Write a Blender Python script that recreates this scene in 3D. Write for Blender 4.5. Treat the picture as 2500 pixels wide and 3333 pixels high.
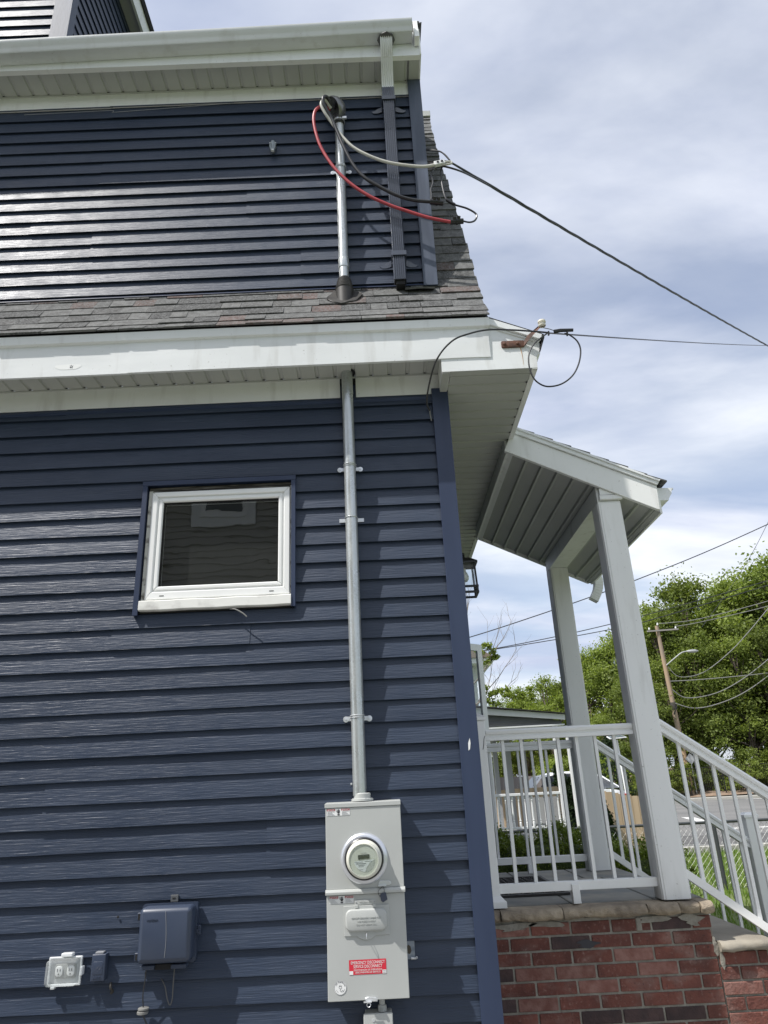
import bpy, bmesh, math, random
import numpy as np
from mathutils import Vector, Matrix
random.seed(7); RNG = np.random.default_rng(7)
for o in list(bpy.data.objects): bpy.data.objects.remove(o)
S = bpy.context.scene
COL = S.collection
R = math.radians

# ------------------------------------------------------------------ camera
cam = bpy.data.cameras.new('camera'); co = bpy.data.objects.new('camera', cam); COL.objects.link(co)
pitch, roll, yaw = R(21.4), R(2.76), R(.54)
Fv = Vector((math.sin(yaw)*math.cos(pitch), math.cos(yaw)*math.cos(pitch), math.sin(pitch)))
Rv = Vector((math.cos(yaw), -math.sin(yaw), 0)); Uv = Rv.cross(Fv)
R2 = Rv*math.cos(roll) - Uv*math.sin(roll); U2 = Rv*math.sin(roll) + Uv*math.cos(roll)
mw = Matrix.Identity(4)
for i in range(3):
    mw[i][0] = R2[i]; mw[i][1] = U2[i]; mw[i][2] = -Fv[i]
mw[0][3], mw[1][3], mw[2][3] = 0, -3.7, 1.6
co.matrix_world = mw
cam.sensor_fit = 'VERTICAL'; cam.sensor_height = 36; cam.sensor_width = 27
cam.lens = 36*2315/3333; cam.clip_start = .05; cam.clip_end = 2000
S.camera = co
S.render.resolution_x, S.render.resolution_y = 768, 1024

# ------------------------------------------------------------------ world, sun, exposure
SUN = Vector((-1.85, -1.0, 3.1)).normalized()
w = bpy.data.worlds.new('World'); S.world = w; w.use_nodes = True
nt = w.node_tree; nt.nodes.clear()
def wn(t, **k):
    n = nt.nodes.new(t)
    for a, b in k.items(): setattr(n, a, b)
    return n
out = wn('ShaderNodeOutputWorld'); bg = wn('ShaderNodeBackground'); bg.inputs[1].default_value = .125
sky = wn('ShaderNodeTexSky', sky_type='NISHITA', sun_disc=False)
sky.sun_elevation = math.asin(SUN.z); sky.sun_rotation = math.atan2(SUN.x, SUN.y) % (2*math.pi)
sky.air_density = 1.0; sky.dust_density = 1.2; sky.ozone_density = 1.3
tc = wn('ShaderNodeTexCoord'); sx = wn('ShaderNodeSeparateXYZ'); nt.links.new(tc.outputs['Generated'], sx.inputs[0])
ad = wn('ShaderNodeMath', operation='ADD'); ad.inputs[1].default_value = .18; nt.links.new(sx.outputs[2], ad.inputs[0])
mx0 = wn('ShaderNodeMath', operation='MAXIMUM'); mx0.inputs[1].default_value = .12; nt.links.new(ad.outputs[0], mx0.inputs[0])
dx = wn('ShaderNodeMath', operation='DIVIDE'); dy = wn('ShaderNodeMath', operation='DIVIDE')
nt.links.new(sx.outputs[0], dx.inputs[0]); nt.links.new(mx0.outputs[0], dx.inputs[1])
nt.links.new(sx.outputs[1], dy.inputs[0]); nt.links.new(mx0.outputs[0], dy.inputs[1])
cb = wn('ShaderNodeCombineXYZ'); nt.links.new(dx.outputs[0], cb.inputs[0]); nt.links.new(dy.outputs[0], cb.inputs[1])
mp = wn('ShaderNodeMapping'); mp.inputs['Rotation'].default_value = (0, 0, R(-38)); mp.inputs['Scale'].default_value = (.95, 2.1, 1); mp.inputs['Location'].default_value = (7.3, -1.2, 0)
nt.links.new(cb.outputs[0], mp.inputs[0])
n1 = wn('ShaderNodeTexNoise'); n1.inputs['Scale'].default_value = 1.15; n1.inputs['Detail'].default_value = 7; n1.inputs['Roughness'].default_value = .52; n1.inputs['Distortion'].default_value = .35
nt.links.new(mp.outputs[0], n1.inputs['Vector'])
rp = wn('ShaderNodeValToRGB'); rp.color_ramp.elements[0].position = .36; rp.color_ramp.elements[0].color = (.42,)*3+(1,)
rp.color_ramp.elements[1].position = .60; rp.color_ramp.elements[1].color = (.96,)*3+(1,)
nt.links.new(n1.outputs[0], rp.inputs[0])
# cloud brightness: patchy grey to white veil
n2 = wn('ShaderNodeTexNoise'); n2.inputs['Scale'].default_value = .85; n2.inputs['Detail'].default_value = 7; n2.inputs['Roughness'].default_value = .55; n2.inputs['Distortion'].default_value = .15; nt.links.new(mp.outputs[0], n2.inputs['Vector'])
rp2 = wn('ShaderNodeValToRGB'); rp2.color_ramp.elements[0].position = .36; rp2.color_ramp.elements[0].color = (3.9, 4.3, 5.5, 1)
rp2.color_ramp.elements[1].position = .64; rp2.color_ramp.elements[1].color = (7.0, 7.2, 7.6, 1)
nt.links.new(n2.outputs[0], rp2.inputs[0])
mixc = wn('ShaderNodeMix', data_type='RGBA'); nt.links.new(rp.outputs[0], mixc.inputs[0])
nt.links.new(sky.outputs[0], mixc.inputs[6]); nt.links.new(rp2.outputs[0], mixc.inputs[7])
nt.links.new(mixc.outputs[2], bg.inputs[0]); nt.links.new(bg.outputs[0], out.inputs[0])

sl = bpy.data.lights.new('sun', 'SUN'); so = bpy.data.objects.new('sun', sl); COL.objects.link(so)
sl.energy = 4.4; sl.angle = R(.55); sl.color = (1, .965, .92)
so.rotation_euler = SUN.to_track_quat('Z', 'Y').to_euler(); so.location = (-20, -16, 30)
S.view_settings.view_transform = 'Standard'; S.view_settings.look = 'None'; S.view_settings.exposure = 0.34; S.view_settings.gamma = 1

# ------------------------------------------------------------------ materials
MATS = {}
def M(name, col, rough=.5, metal=0., spec=.5, col2=None, cs=(3, 3, 3), cw=(.35, .65), bump=0, bs=(60, 60, 60), bd=.002,
      rnd=0., det=4, rv=0., extra=None):
    """procedural Principled: colour noise col->col2, bump noise, per-object brightness, roughness variation"""
    if name in MATS: return MATS[name]
    m = bpy.data.materials.new(name); m.use_nodes = True; t = m.node_tree; b = t.nodes['Principled BSDF']
    L = t.links.new
    b.inputs['Roughness'].default_value = rough; b.inputs['Metallic'].default_value = metal; b.inputs['Specular IOR Level'].default_value = spec
    geo = t.nodes.new('ShaderNodeNewGeometry')
    def noise(sc, detail=4):
        mp = t.nodes.new('ShaderNodeVectorMath'); mp.operation = 'MULTIPLY'; mp.inputs[1].default_value = sc
        L(geo.outputs['Position'], mp.inputs[0]); n = t.nodes.new('ShaderNodeTexNoise'); n.inputs['Scale'].default_value = 1
        n.inputs['Detail'].default_value = detail; L(mp.outputs[0], n.inputs['Vector']); return n.outputs[0]
    c = None
    if col2 is None and (rnd or extra): col2 = col
    if col2 is not None:
        r = t.nodes.new('ShaderNodeValToRGB'); e = r.color_ramp.elements
        e[0].position, e[1].position = cw; e[0].color = (*col, 1); e[1].color = (*col2, 1)
        L(noise(cs, det), r.inputs[0]); c = r.outputs[0]
    else: b.inputs['Base Color'].default_value = (*col, 1)
    if rnd:
        oi = t.nodes.new('ShaderNodeObjectInfo'); mr = t.nodes.new('ShaderNodeMapRange')
        mr.inputs[3].default_value = 1-rnd; mr.inputs[4].default_value = 1+rnd; L(oi.outputs['Random'], mr.inputs[0])
        vm = t.nodes.new('ShaderNodeVectorMath'); vm.operation = 'SCALE'; L(c, vm.inputs[0]); L(mr.outputs[0], vm.inputs['Scale']); c = vm.outputs[0]
    if extra: c = extra(t, L, geo, noise, c)
    if c is not None: L(c, b.inputs['Base Color'])
    if rv:
        mr = t.nodes.new('ShaderNodeMapRange'); mr.inputs[1].default_value = .3; mr.inputs[2].default_value = .7
        mr.inputs[3].default_value = max(.02, rough-rv); mr.inputs[4].default_value = min(1, rough+rv)
        L(noise((7, 7, 7), 4), mr.inputs[0]); L(mr.outputs[0], b.inputs['Roughness'])
    if bump:
        bp = t.nodes.new('ShaderNodeBump'); bp.inputs['Strength'].default_value = bump; bp.inputs['Distance'].default_value = bd
        L(noise(bs, 5), bp.inputs['Height']); L(bp.outputs[0], b.inputs['Normal'])
    MATS[name] = m; return m

def mixcol(t, L, fac, a, b):
    mx = t.nodes.new('ShaderNodeMix'); mx.data_type = 'RGBA'
    if isinstance(fac, float): mx.inputs[0].default_value = fac
    else: L(fac, mx.inputs[0])
    for i, v in ((6, a), (7, b)):
        if isinstance(v, tuple): mx.inputs[i].default_value = (*v, 1)
        else: L(v, mx.inputs[i])
    return mx.outputs[2]
def ramp(t, L, src, lo, hi, v0=0., v1=1.):
    mr = t.nodes.new('ShaderNodeMapRange'); mr.inputs[1].default_value = lo; mr.inputs[2].default_value = hi
    mr.inputs[3].default_value = v0; mr.inputs[4].default_value = v1; L(src, mr.inputs[0]); return mr.outputs[0]

siding = M('navy_siding', (.022, .034, .061), .46, spec=.44, col2=(.033, .047, .078), cs=(1.3, 3, 9), bump=.9, bs=(9, 30, 150), bd=.0032, rv=.07, rnd=.06)
navy = M('navy_trim', (.021, .034, .074), .45, col2=(.028, .043, .088), cs=(9, 9, 1.5), bump=.3, bs=(260, 60, 9), bd=.001)
navyp = M('navy_plastic', (.032, .045, .078), .38, col2=(.040, .054, .088), cs=(6, 6, 6), bump=.08, bs=(400,)*3, bd=.0004)
dspout = M('downspout_paint', (.075, .086, .115), .22, col2=(.088, .10, .13), cs=(6, 6, 1), rv=.08)
def grime(t, L, geo, noise, c):
    c = mixcol(t, L, ramp(t, L, noise((14, 14, 2.2), 5), .56, .78, 0, .38), c, (.40, .385, .34))
    return mixcol(t, L, ramp(t, L, noise((70, 70, 70), 3), .70, .76, 0, .5), c, (.25, .23, .20))
white = M('white_aluminium', (.74, .76, .755), .42, col2=(.81, .83, .825), cs=(1.2, 3, 3), rv=.08, extra=grime, bump=.12, bs=(2.3, 8, 8), bd=.012)
whitet = M('white_trim', (.78, .79, .77), .45, col2=(.84, .85, .83), cs=(2, 2, 2), rv=.08, extra=grime, bump=.05, bs=(4, 4, 4), bd=.006)
vinyl = M('white_vinyl', (.81, .815, .80), .36, col2=(.86, .865, .85), cs=(3, 3, 1.2), rv=.06)
gutterm = M('gutter_aluminium', (.56, .58, .575), .34, col2=(.64, .66, .655), cs=(1.2, 3, 3), rv=.08, extra=grime, bump=.1, bs=(2.3, 8, 8), bd=.01)
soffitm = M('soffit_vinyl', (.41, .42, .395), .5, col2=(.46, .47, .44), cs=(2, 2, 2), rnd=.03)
postm = M('pvc_post', (.79, .795, .78), .5, col2=(.85, .855, .84), cs=(4, 4, 1.1), rv=.06, extra=grime, bump=.06, bs=(120,)*3, bd=.001)
dark = M('dark_gap', (.012, .012, .013), .8)
black = M('black_metal', (.013, .013, .014), .42, rv=.1)
blackp = M('black_plastic', (.016, .016, .017), .35, bump=.2, bs=(80,)*3, bd=.003)
rubber = M('black_rubber', (.018, .017, .016), .55, col2=(.035, .032, .028), cs=(25,)*3)
rust = M('rusted_steel', (.065, .034, .025), .75, col2=(.14, .062, .038), cs=(30,)*3, bump=.4, bs=(150,)*3, bd=.002)
porcelain = M('porcelain', (.72, .69, .60), .2)
red_ins = M('red_insulation', (.38, .045, .055), .42, col2=(.45, .06, .07), cs=(9,)*3)
white_ins = M('grey_white_insulation', (.60, .59, .53), .42, col2=(.52, .51, .46), cs=(9,)*3)
black_ins = M('black_insulation', (.022, .023, .026), .38)
grey_ins = M('grey_insulation', (.20, .20, .19), .5)
def galvx(t, L, geo, noise, c):
    vor = t.nodes.new('ShaderNodeTexVoronoi'); vor.inputs['Scale'].default_value = 90; L(geo.outputs['Position'], vor.inputs['Vector'])
    return mixcol(t, L, ramp(t, L, vor.outputs['Distance'], 0, .9), c, (.55, .58, .58))
galv = M('galvanized_steel', (.56, .58, .565), .33, metal=.65, col2=(.38, .40, .385), cs=(30, 30, 5), rv=.1, extra=galvx)
zinc = M('zinc_hardware', (.72, .74, .76), .3, metal=.6)
metergrey = M('grey_enamel', (.42, .435, .42), .42, col2=(.455, .47, .455), cs=(3,)*3, bump=.06, bs=(420,)*3, bd=.0005, rv=.05)
aluring = M('brushed_aluminium', (.68, .70, .74), .3, metal=.7)
cream = M('cream_plastic', (.66, .66, .58), .4)
lcd = M('lcd_screen', (.085, .09, .075), .2)
labelw = M('label_white', (.76, .77, .76), .45)
labelred = M('label_red', (.62, .025, .05), .4)
labeldk = M('label_darkred', (.34, .03, .04), .45)
ink = M('ink', (.03, .03, .035), .6)
inkg = M('ink_grey', (.30, .31, .32), .6)
lead = M('painted_lead', (.05, .06, .09), .5)
oldpaint = M('weathered_paint', (.72, .71, .65), .6, col2=(.16, .14, .12), cs=(14, 9, 22), cw=(.52, .70), bump=.5, bs=(60,)*3, bd=.004)
rotwood = M('rotten_wood', (.045, .04, .036), .85, col2=(.30, .28, .25), cs=(6, 30, 70), cw=(.45, .72), bump=.6, bs=(9, 60, 90), bd=.005)
sillm = M('stained_sill', (.74, .74, .70), .5, col2=(.40, .39, .37), cs=(11, 6, 14), cw=(.55, .85), bump=.2, bs=(30,)*3, bd=.003)
patchm = M('paint_patch', (.86, .87, .85), .45)
fline = M('old_paint_edge', (.62, .64, .62), .5)

def brickx(t, L, geo, noise, c):
    c = mixcol(t, L, ramp(t, L, noise((60, 60, 60), 6), .58, .74, 0, .45), c, (.34, .23, .20))
    c = mixcol(t, L, ramp(t, L, noise((5, 5, 9), 5), .54, .78, 0, .5), c, (.30, .24, .21))
    return mixcol(t, L, ramp(t, L, noise((90, 90, 90), 3), .62, .72, 0, .75), c, (.05, .025, .022))
brickm = M('red_brick', (.105, .036, .027), .85, col2=(.17, .060, .043), cs=(9, 9, 9), bump=.8, bs=(70,)*3, bd=.006, rnd=.20, extra=brickx)
brickd = M('dark_brick', (.045, .030, .030), .85, col2=(.075, .045, .042), cs=(14,)*3, bump=.8, bs=(70,)*3, bd=.006, rnd=.2)
brickp = M('pale_brick', (.18, .075, .058), .9, col2=(.26, .14, .115), cs=(20,)*3, bump=.8, bs=(70,)*3, bd=.006, rnd=.15)
mortar = M('mortar', (.29, .275, .235), .95, col2=(.20, .185, .155), cs=(18,)*3, bump=.9, bs=(60,)*3, bd=.008)
stonem = M('rockface_stone', (.36, .30, .22), .9, col2=(.20, .165, .125), cs=(7, 7, 11), bump=1.0, bs=(26, 26, 40), bd=.02, rnd=.1)
flagm = M('bluestone', (.20, .21, .205), .75, col2=(.31, .295, .255), cs=(5, 5, 5), bump=.4, bs=(40,)*3, bd=.004, rnd=.14)
treadm = M('step_stone', (.32, .29, .235), .85, col2=(.23, .205, .165), cs=(4,)*3, bump=.5, bs=(50,)*3, bd=.005)

def shx(t, L, geo, noise, c):
    oi = t.nodes.new('ShaderNodeObjectInfo'); r = t.nodes.new('ShaderNodeValToRGB'); r.color_ramp.interpolation = 'CONSTANT'
    e = r.color_ramp.elements; e[0].position = 0; e[0].color = (.065, .065, .064, 1); e[1].position = .25; e[1].color = (.115, .116, .113, 1)
    for p, k in ((.5, (.155, .155, .15)), (.70, (.09, .088, .085)), (.86, (.115, .080, .070)), (.94, (.135, .085, .074))):
        x = e.new(p); x.color = (*k, 1)
    L(oi.outputs['Random'], r.inputs[0])
    wn_ = t.nodes.new('ShaderNodeTexWhiteNoise'); sc = t.nodes.new('ShaderNodeVectorMath'); sc.operation = 'SCALE'; sc.inputs['Scale'].default_value = 120
    fl = t.nodes.new('ShaderNodeVectorMath'); fl.operation = 'FLOOR'; L(geo.outputs['Position'], sc.inputs[0]); L(sc.outputs[0], fl.inputs[0]); L(fl.outputs[0], wn_.inputs['Vector'])
    c2 = mixcol(t, L, ramp(t, L, wn_.outputs[0], .0, 1, 0, .7), r.outputs[0], (.21, .215, .215))
    return mixcol(t, L, ramp(t, L, noise((22, 22, 22), 5), .42, .72, 0, .6), c2, (.06, .06, .06))
shingle = M('asphalt_shingle', (.1, .1, .1), .95, spec=.2, bump=.7, bs=(240,)*3, bd=.004, rnd=.01, extra=shx)
roofdark = M('roof_underlay', (.035, .035, .036), .95)
tan_roof = M('tan_roof', (.26, .21, .16), .95, col2=(.19, .155, .12), cs=(2, 2, 8))
conc = M('driveway_concrete', (.22, .217, .205), .9, col2=(.27, .265, .25), cs=(.8, .8, .8), bump=.3, bs=(50,)*3, bd=.004)
asphalt = M('asphalt', (.135, .135, .132), .92, col2=(.175, .172, .165), cs=(.35, .35, .35), bump=.5, bs=(60,)*3, bd=.006)
asphalt2 = M('asphalt_patch', (.085, .085, .085), .92, col2=(.115, .112, .108), cs=(.6,)*3)
kerbm = M('kerb_concrete', (.40, .39, .35), .9, col2=(.32, .31, .28), cs=(1,)*3)
roadpaint = M('road_paint', (.72, .72, .69), .7, col2=(.5, .5, .48), cs=(2,)*3)
soil = M('lawn_soil', (.08, .12, .03), .95, col2=(.13, .16, .045), cs=(2, 2, 2))
litter = M('leaf_litter', (.17, .115, .075), .95, col2=(.30, .22, .16), cs=(3, 3, 3), bump=.8, bs=(14,)*3, bd=.05)
bark = M('bark', (.075, .058, .045), .95, col2=(.13, .105, .085), cs=(6, 6, 1), bump=.8, bs=(18, 18, 4), bd=.03)
polewood = M('pole_wood', (.27, .215, .165), .9, col2=(.40, .27, .16), cs=(3, 3, .35), bump=.4, bs=(40, 40, 2), bd=.01)
cedar = M('cedar_board', (.43, .32, .205), .8, col2=(.52, .40, .27), cs=(9, 9, .8), rnd=.1, bump=.3, bs=(90, 90, 4), bd=.002)
greyfence = M('grey_board', (.19, .165, .155), .9, col2=(.25, .22, .205), cs=(9, 9, .8), rnd=.12)
nsiding = M('neighbor_grey_siding', (.12, .125, .13), .55, col2=(.14, .145, .15), cs=(2,)*3)
bsiding = M('taupe_siding', (.30, .285, .25), .6, col2=(.34, .325, .285), cs=(1, 1, 6), bump=.2, bs=(8, 8, 120), bd=.002)
palesiding = M('pale_siding', (.58, .60, .60), .6)
nwhite = M('neighbor_white', (.78, .79, .79), .45, col2=(.72, .73, .73), cs=(4,)*3)
ngrey = M('neighbor_grey_post', (.33, .335, .335), .6)
carw = M('car_white', (.78, .79, .80), .22, spec=.6)
carglass = M('car_glass', (.02, .025, .03), .12, spec=.25)
tyre = M('tyre', (.02, .02, .02), .8)
lampred = M('tail_lamp', (.30, .012, .015), .2)
solarblue = M('solar_panel', (.06, .08, .14), .12, spec=.8)
signback = M('sign_back', (.36, .37, .37), .55, metal=.1)
chain = M('chain_link', (.30, .31, .30), .45, metal=.5)
fpost = M('fence_post_dark', (.045, .05, .052), .5)
interior = M('dark_interior', (.02, .02, .02), .9)
bulbm = M('bulb_glass', (.82, .82, .80), .25)
def glassmat(name, tint=(.9, .93, .92), ior=1.5, wav=0., base=0.):
    m = bpy.data.materials.new(name); m.use_nodes = True; t = m.node_tree; t.nodes.clear(); L = t.links.new
    o = t.nodes.new('ShaderNodeOutputMaterial'); mx = t.nodes.new('ShaderNodeMixShader'); tr = t.nodes.new('ShaderNodeBsdfTransparent'); gl = t.nodes.new('ShaderNodeBsdfGlossy')
    tr.inputs[0].default_value = (*tint, 1); gl.inputs['Roughness'].default_value = .01
    lw_ = t.nodes.new('ShaderNodeLayerWeight'); lw_.inputs[0].default_value = .5; p5 = t.nodes.new('ShaderNodeMath'); p5.operation = 'POWER'; p5.inputs[1].default_value = 5
    f0 = ((ior-1)/(ior+1))**2; fr = t.nodes.new('ShaderNodeMath'); fr.operation = 'MULTIPLY_ADD'; fr.inputs[1].default_value = 1-f0; fr.inputs[2].default_value = f0
    L(lw_.outputs['Facing'], p5.inputs[0]); L(p5.outputs[0], fr.inputs[0]); L(fr.outputs[0], mx.inputs[0]); L(tr.outputs[0], mx.inputs[1]); L(gl.outputs[0], mx.inputs[2]); L(mx.outputs[0], o.inputs[0])
    if base:
        df = t.nodes.new('ShaderNodeBsdfDiffuse'); df.inputs[0].default_value = (.8, .82, .82, 1); m2 = t.nodes.new('ShaderNodeMixShader'); m2.inputs[0].default_value = base
        L(mx.outputs[0], m2.inputs[1]); L(df.outputs[0], m2.inputs[2]); L(m2.outputs[0], o.inputs[0])
    if wav:
        g = t.nodes.new('ShaderNodeNewGeometry'); vm = t.nodes.new('ShaderNodeVectorMath'); vm.operation = 'MULTIPLY'; vm.inputs[1].default_value = (5.5, 1, 8)
        n = t.nodes.new('ShaderNodeTexNoise'); n.inputs['Scale'].default_value = 1; n.inputs['Detail'].default_value = 1.5; bp = t.nodes.new('ShaderNodeBump')
        bp.inputs['Strength'].default_value = wav; bp.inputs['Distance'].default_value = .004
        L(g.outputs['Position'], vm.inputs[0]); L(vm.outputs[0], n.inputs['Vector']); L(n.outputs[0], bp.inputs['Height']); L(bp.outputs[0], gl.inputs['Normal'])
    MATS[name] = m; return m
pane = glassmat('window_glass', (.75, .78, .76), 2.2, wav=.10)
clear = glassmat('clear_plastic', (.92, .94, .93), 1.45)
bubm = glassmat('clear_bubble', (.90, .92, .92), 1.6, base=.13)
frost = glassmat('storm_glass', (.82, .86, .86), 1.6)
def leafmat(name, c1, c2, c3, trans=.42):
    m = bpy.data.materials.new(name); m.use_nodes = True; t = m.node_tree; t.nodes.clear(); L = t.links.new
    o = t.nodes.new('ShaderNodeOutputMaterial'); mx = t.nodes.new('ShaderNodeMixShader'); mx.inputs[0].default_value = trans
    d = t.nodes.new('ShaderNodeBsdfPrincipled'); d.inputs['Roughness'].default_value = .55; d.inputs['Specular IOR Level'].default_value = .3; tl = t.nodes.new('ShaderNodeBsdfTranslucent')
    g = t.nodes.new('ShaderNodeNewGeometry'); r = t.nodes.new('ShaderNodeValToRGB'); e = r.color_ramp.elements
    e[0].color = (*c1, 1); e[1].color = (*c3, 1); x = e.new(.5); x.color = (*c2, 1); e[0].position = .1; e[1].position = .95
    L(g.outputs['Random Per Island'], r.inputs[0])
    oi = t.nodes.new('ShaderNodeObjectInfo'); mr = ramp(t, L, oi.outputs['Random'], 0, 1, .78, 1.25)
    vm = t.nodes.new('ShaderNodeVectorMath'); vm.operation = 'SCALE'; L(r.outputs[0], vm.inputs[0]); L(mr, vm.inputs['Scale'])
    v2 = t.nodes.new('ShaderNodeVectorMath'); v2.operation = 'MULTIPLY'; v2.inputs[1].default_value = (1.25, 1.3, .7); L(vm.outputs[0], v2.inputs[0])
    L(vm.outputs[0], d.inputs['Base Color']); L(v2.outputs[0], tl.inputs['Color']); L(d.outputs[0], mx.inputs[1]); L(tl.outputs[0], mx.inputs[2]); L(mx.outputs[0], o.inputs[0])
    MATS[name] = m; return m
leaf_g = leafmat('leaf_green', (.16, .21, .044), (.22, .27, .062), (.28, .32, .088))
leaf_y = leafmat('leaf_spring', (.17, .225, .042), (.23, .285, .056), (.29, .34, .08))
leaf_d = leafmat('leaf_dark', (.13, .175, .038), (.185, .23, .054), (.24, .28, .074))
leaf_h = leafmat('leaf_yew', (.13, .19, .022), (.20, .26, .03), (.29, .33, .05), .2)
leaf_a = leafmat('leaf_arborvitae', (.016, .035, .010), (.028, .05, .014), (.045, .07, .02), .15)
leaf_gr = leafmat('grass_blade', (.10, .17, .022), (.15, .23, .035), (.23, .28, .07), .3)

# ------------------------------------------------------------------ helpers
def wloc(o):
    v = Vector((0, 0, 0))
    while o is not None: v += o.location; o = o.parent
    return v
def obj(name, verts, faces, mat, parent=None, smooth=False, center=True):
    """one mesh object from world-space vertices; origin at its bounding-box centre"""
    V = np.asarray(verts, dtype=float)
    c = (V.min(0)+V.max(0))/2 if center else np.zeros(3)
    me = bpy.data.meshes.new(name); me.from_pydata((V-c).tolist(), [], faces); me.update()
    if smooth: me.polygons.foreach_set('use_smooth', [True]*len(me.polygons))
    if mat: me.materials.append(mat)
    o = bpy.data.objects.new(name, me); COL.objects.link(o)
    o.location = Vector(c) - wloc(parent); o.parent = parent
    return o
def bmobj(name, bm, mat, parent=None, smooth=False):
    bmesh.ops.recalc_face_normals(bm, faces=bm.faces); bm.verts.index_update()
    V = [v.co[:] for v in bm.verts]; F = [[v.index for v in f.verts] for f in bm.faces]; bm.free()
    return obj(name, V, F, mat, parent, smooth)
def shade(o, ang=35):
    for p in o.data.polygons: p.use_smooth = True
    try: o.data.set_sharp_from_angle(angle=R(ang))
    except Exception: pass
    return o
def tag(o, label, cat=None, group=None, kind=None):
    o['label'] = label
    if cat: o['category'] = cat
    if group: o['group'] = group
    if kind: o['kind'] = kind
    return o
def thing(name, loc, label, cat, group=None):
    o = bpy.data.objects.new(name, None); COL.objects.link(o); o.location = loc; o.empty_display_size = .1
    return tag(o, label, cat, group)
def boxbm(x0, x1, y0, y1, z0, z1, bev=0., seg=1):
    bm = bmesh.new()
    vs = [bm.verts.new((x, y, z)) for x in (x0, x1) for y in (y0, y1) for z in (z0, z1)]
    for f in ((0, 1, 3, 2), (4, 6, 7, 5), (0, 4, 5, 1), (2, 3, 7, 6), (0, 2, 6, 4), (1, 5, 7, 3)): bm.faces.new([vs[i] for i in f])
    if bev: bmesh.ops.bevel(bm, geom=list(bm.edges), offset=bev, segments=seg, affect='EDGES', profile=.5)
    return bm
def box(name, x0, x1, y0, y1, z0, z1, mat, parent=None, bev=0., seg=1):
    return bmobj(name, boxbm(x0, x1, y0, y1, z0, z1, bev, seg), mat, parent)
def prism(name, poly, axis, a, b, mat, parent=None, n=1, bev=0., dz=None, smooth=False):
    """2-D polygon extruded along an axis; poly coords are the other two axes in x,y,z order"""
    V = []; k = len(poly)
    for i in range(n+1):
        t = a+(b-a)*i/n; off = dz(t) if dz else 0
        for (u, v) in poly:
            p = {'X': (t, u, v+off), 'Y': (u, t, v+off), 'Z': (u, v, t)}[axis]; V.append(p)
    F = [list(range(k))[::-1], list(range(n*k, n*k+k))]
    for i in range(n):
        for j in range(k): F.append([i*k+j, i*k+(j+1) % k, (i+1)*k+(j+1) % k, (i+1)*k+j])
    bm = bmesh.new(); vs = [bm.verts.new(v) for v in V]
    for f in F: bm.faces.new([vs[q] for q in f])
    if bev: bmesh.ops.bevel(bm, geom=[e for e in bm.edges], offset=bev, segments=1, affect='EDGES')
    o = bmobj(name, bm, mat, parent)
    if smooth: shade(o, 40)
    return o
def catmull(P, n=8, closed=False):
    P = [Vector(p) for p in P]; out = []
    for i in range(len(P)-1):
        p0 = P[max(i-1, 0)]; p1 = P[i]; p2 = P[i+1]; p3 = P[min(i+2, len(P)-1)]
        for j in range(n):
            t = j/n
            out.append(.5*((2*p1)+(p2-p0)*t+(2*p0-5*p1+4*p2-p3)*t*t+(3*p1-p0-3*p2+p3)*t**3))
    out.append(P[-1]); return out
def tubedata(P, r, k=8, r1=None, V=None, F=None):
    V = [] if V is None else V; F = [] if F is None else F
    P = [Vector(p) for p in P]; n = len(P); base = len(V); up = None
    for i, p in enumerate(P):
        d = (P[min(i+1, n-1)]-P[max(i-1, 0)]).normalized()
        if up is None: up = d.orthogonal().normalized()
        up = (up-d*up.dot(d)); up = up.normalized() if up.length > 1e-6 else d.orthogonal().normalized()
        s = d.cross(up); rr = r if r1 is None else r+(r1-r)*i/(n-1)
        if callable(rr): rr = rr(i/(n-1))
        for j in range(k):
            a = 2*math.pi*j/k; V.append(tuple(p+up*math.cos(a)*rr+s*math.sin(a)*rr))
    for i in range(n-1):
        for j in range(k): F.append([base+i*k+j, base+i*k+(j+1) % k, base+(i+1)*k+(j+1) % k, base+(i+1)*k+j])
    F.append([base+j for j in range(k)][::-1]); F.append([base+(n-1)*k+j for j in range(k)])
    return V, F
def tube(name, P, r, mat, parent=None, k=8, sm=0, r1=None):
    if sm: P = catmull(P, sm)
    V, F = tubedata(P, r, k, r1); return shade(obj(name, V, F, mat, parent), 50)
def lathe(name, prof, c, axis, mat, parent=None, k=32, ang=35):
    """prof: (radius, distance along axis); axis 'Y' points towards -Y (out of the wall), 'Z' up"""
    V = []; F = []; m = len(prof)
    for (r, h) in prof:
        for j in range(k):
            a = 2*math.pi*j/k; u, v = r*math.cos(a), r*math.sin(a)
            V.append((c[0]+u, c[1]-h, c[2]+v) if axis == 'Y' else (c[0]+u, c[1]+v, c[2]+h) if axis == 'Z' else (c[0]+h, c[1]+u, c[2]+v))
    for i in range(m-1):
        for j in range(k): F.append([i*k+j, i*k+(j+1) % k, (i+1)*k+(j+1) % k, (i+1)*k+j])
    if prof[0][0] > 1e-6: F.append(list(range(k))[::-1])
    if prof[-1][0] > 1e-6: F.append([(m-1)*k+j for j in range(k)])
    bm = bmesh.new(); vs = [bm.verts.new(v) for v in V]
    for f in F: bm.faces.new([vs[q] for q in f])
    bmesh.ops.remove_doubles(bm, verts=bm.verts, dist=1e-6)
    return shade(bmobj(name, bm, mat, parent), ang)
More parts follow.
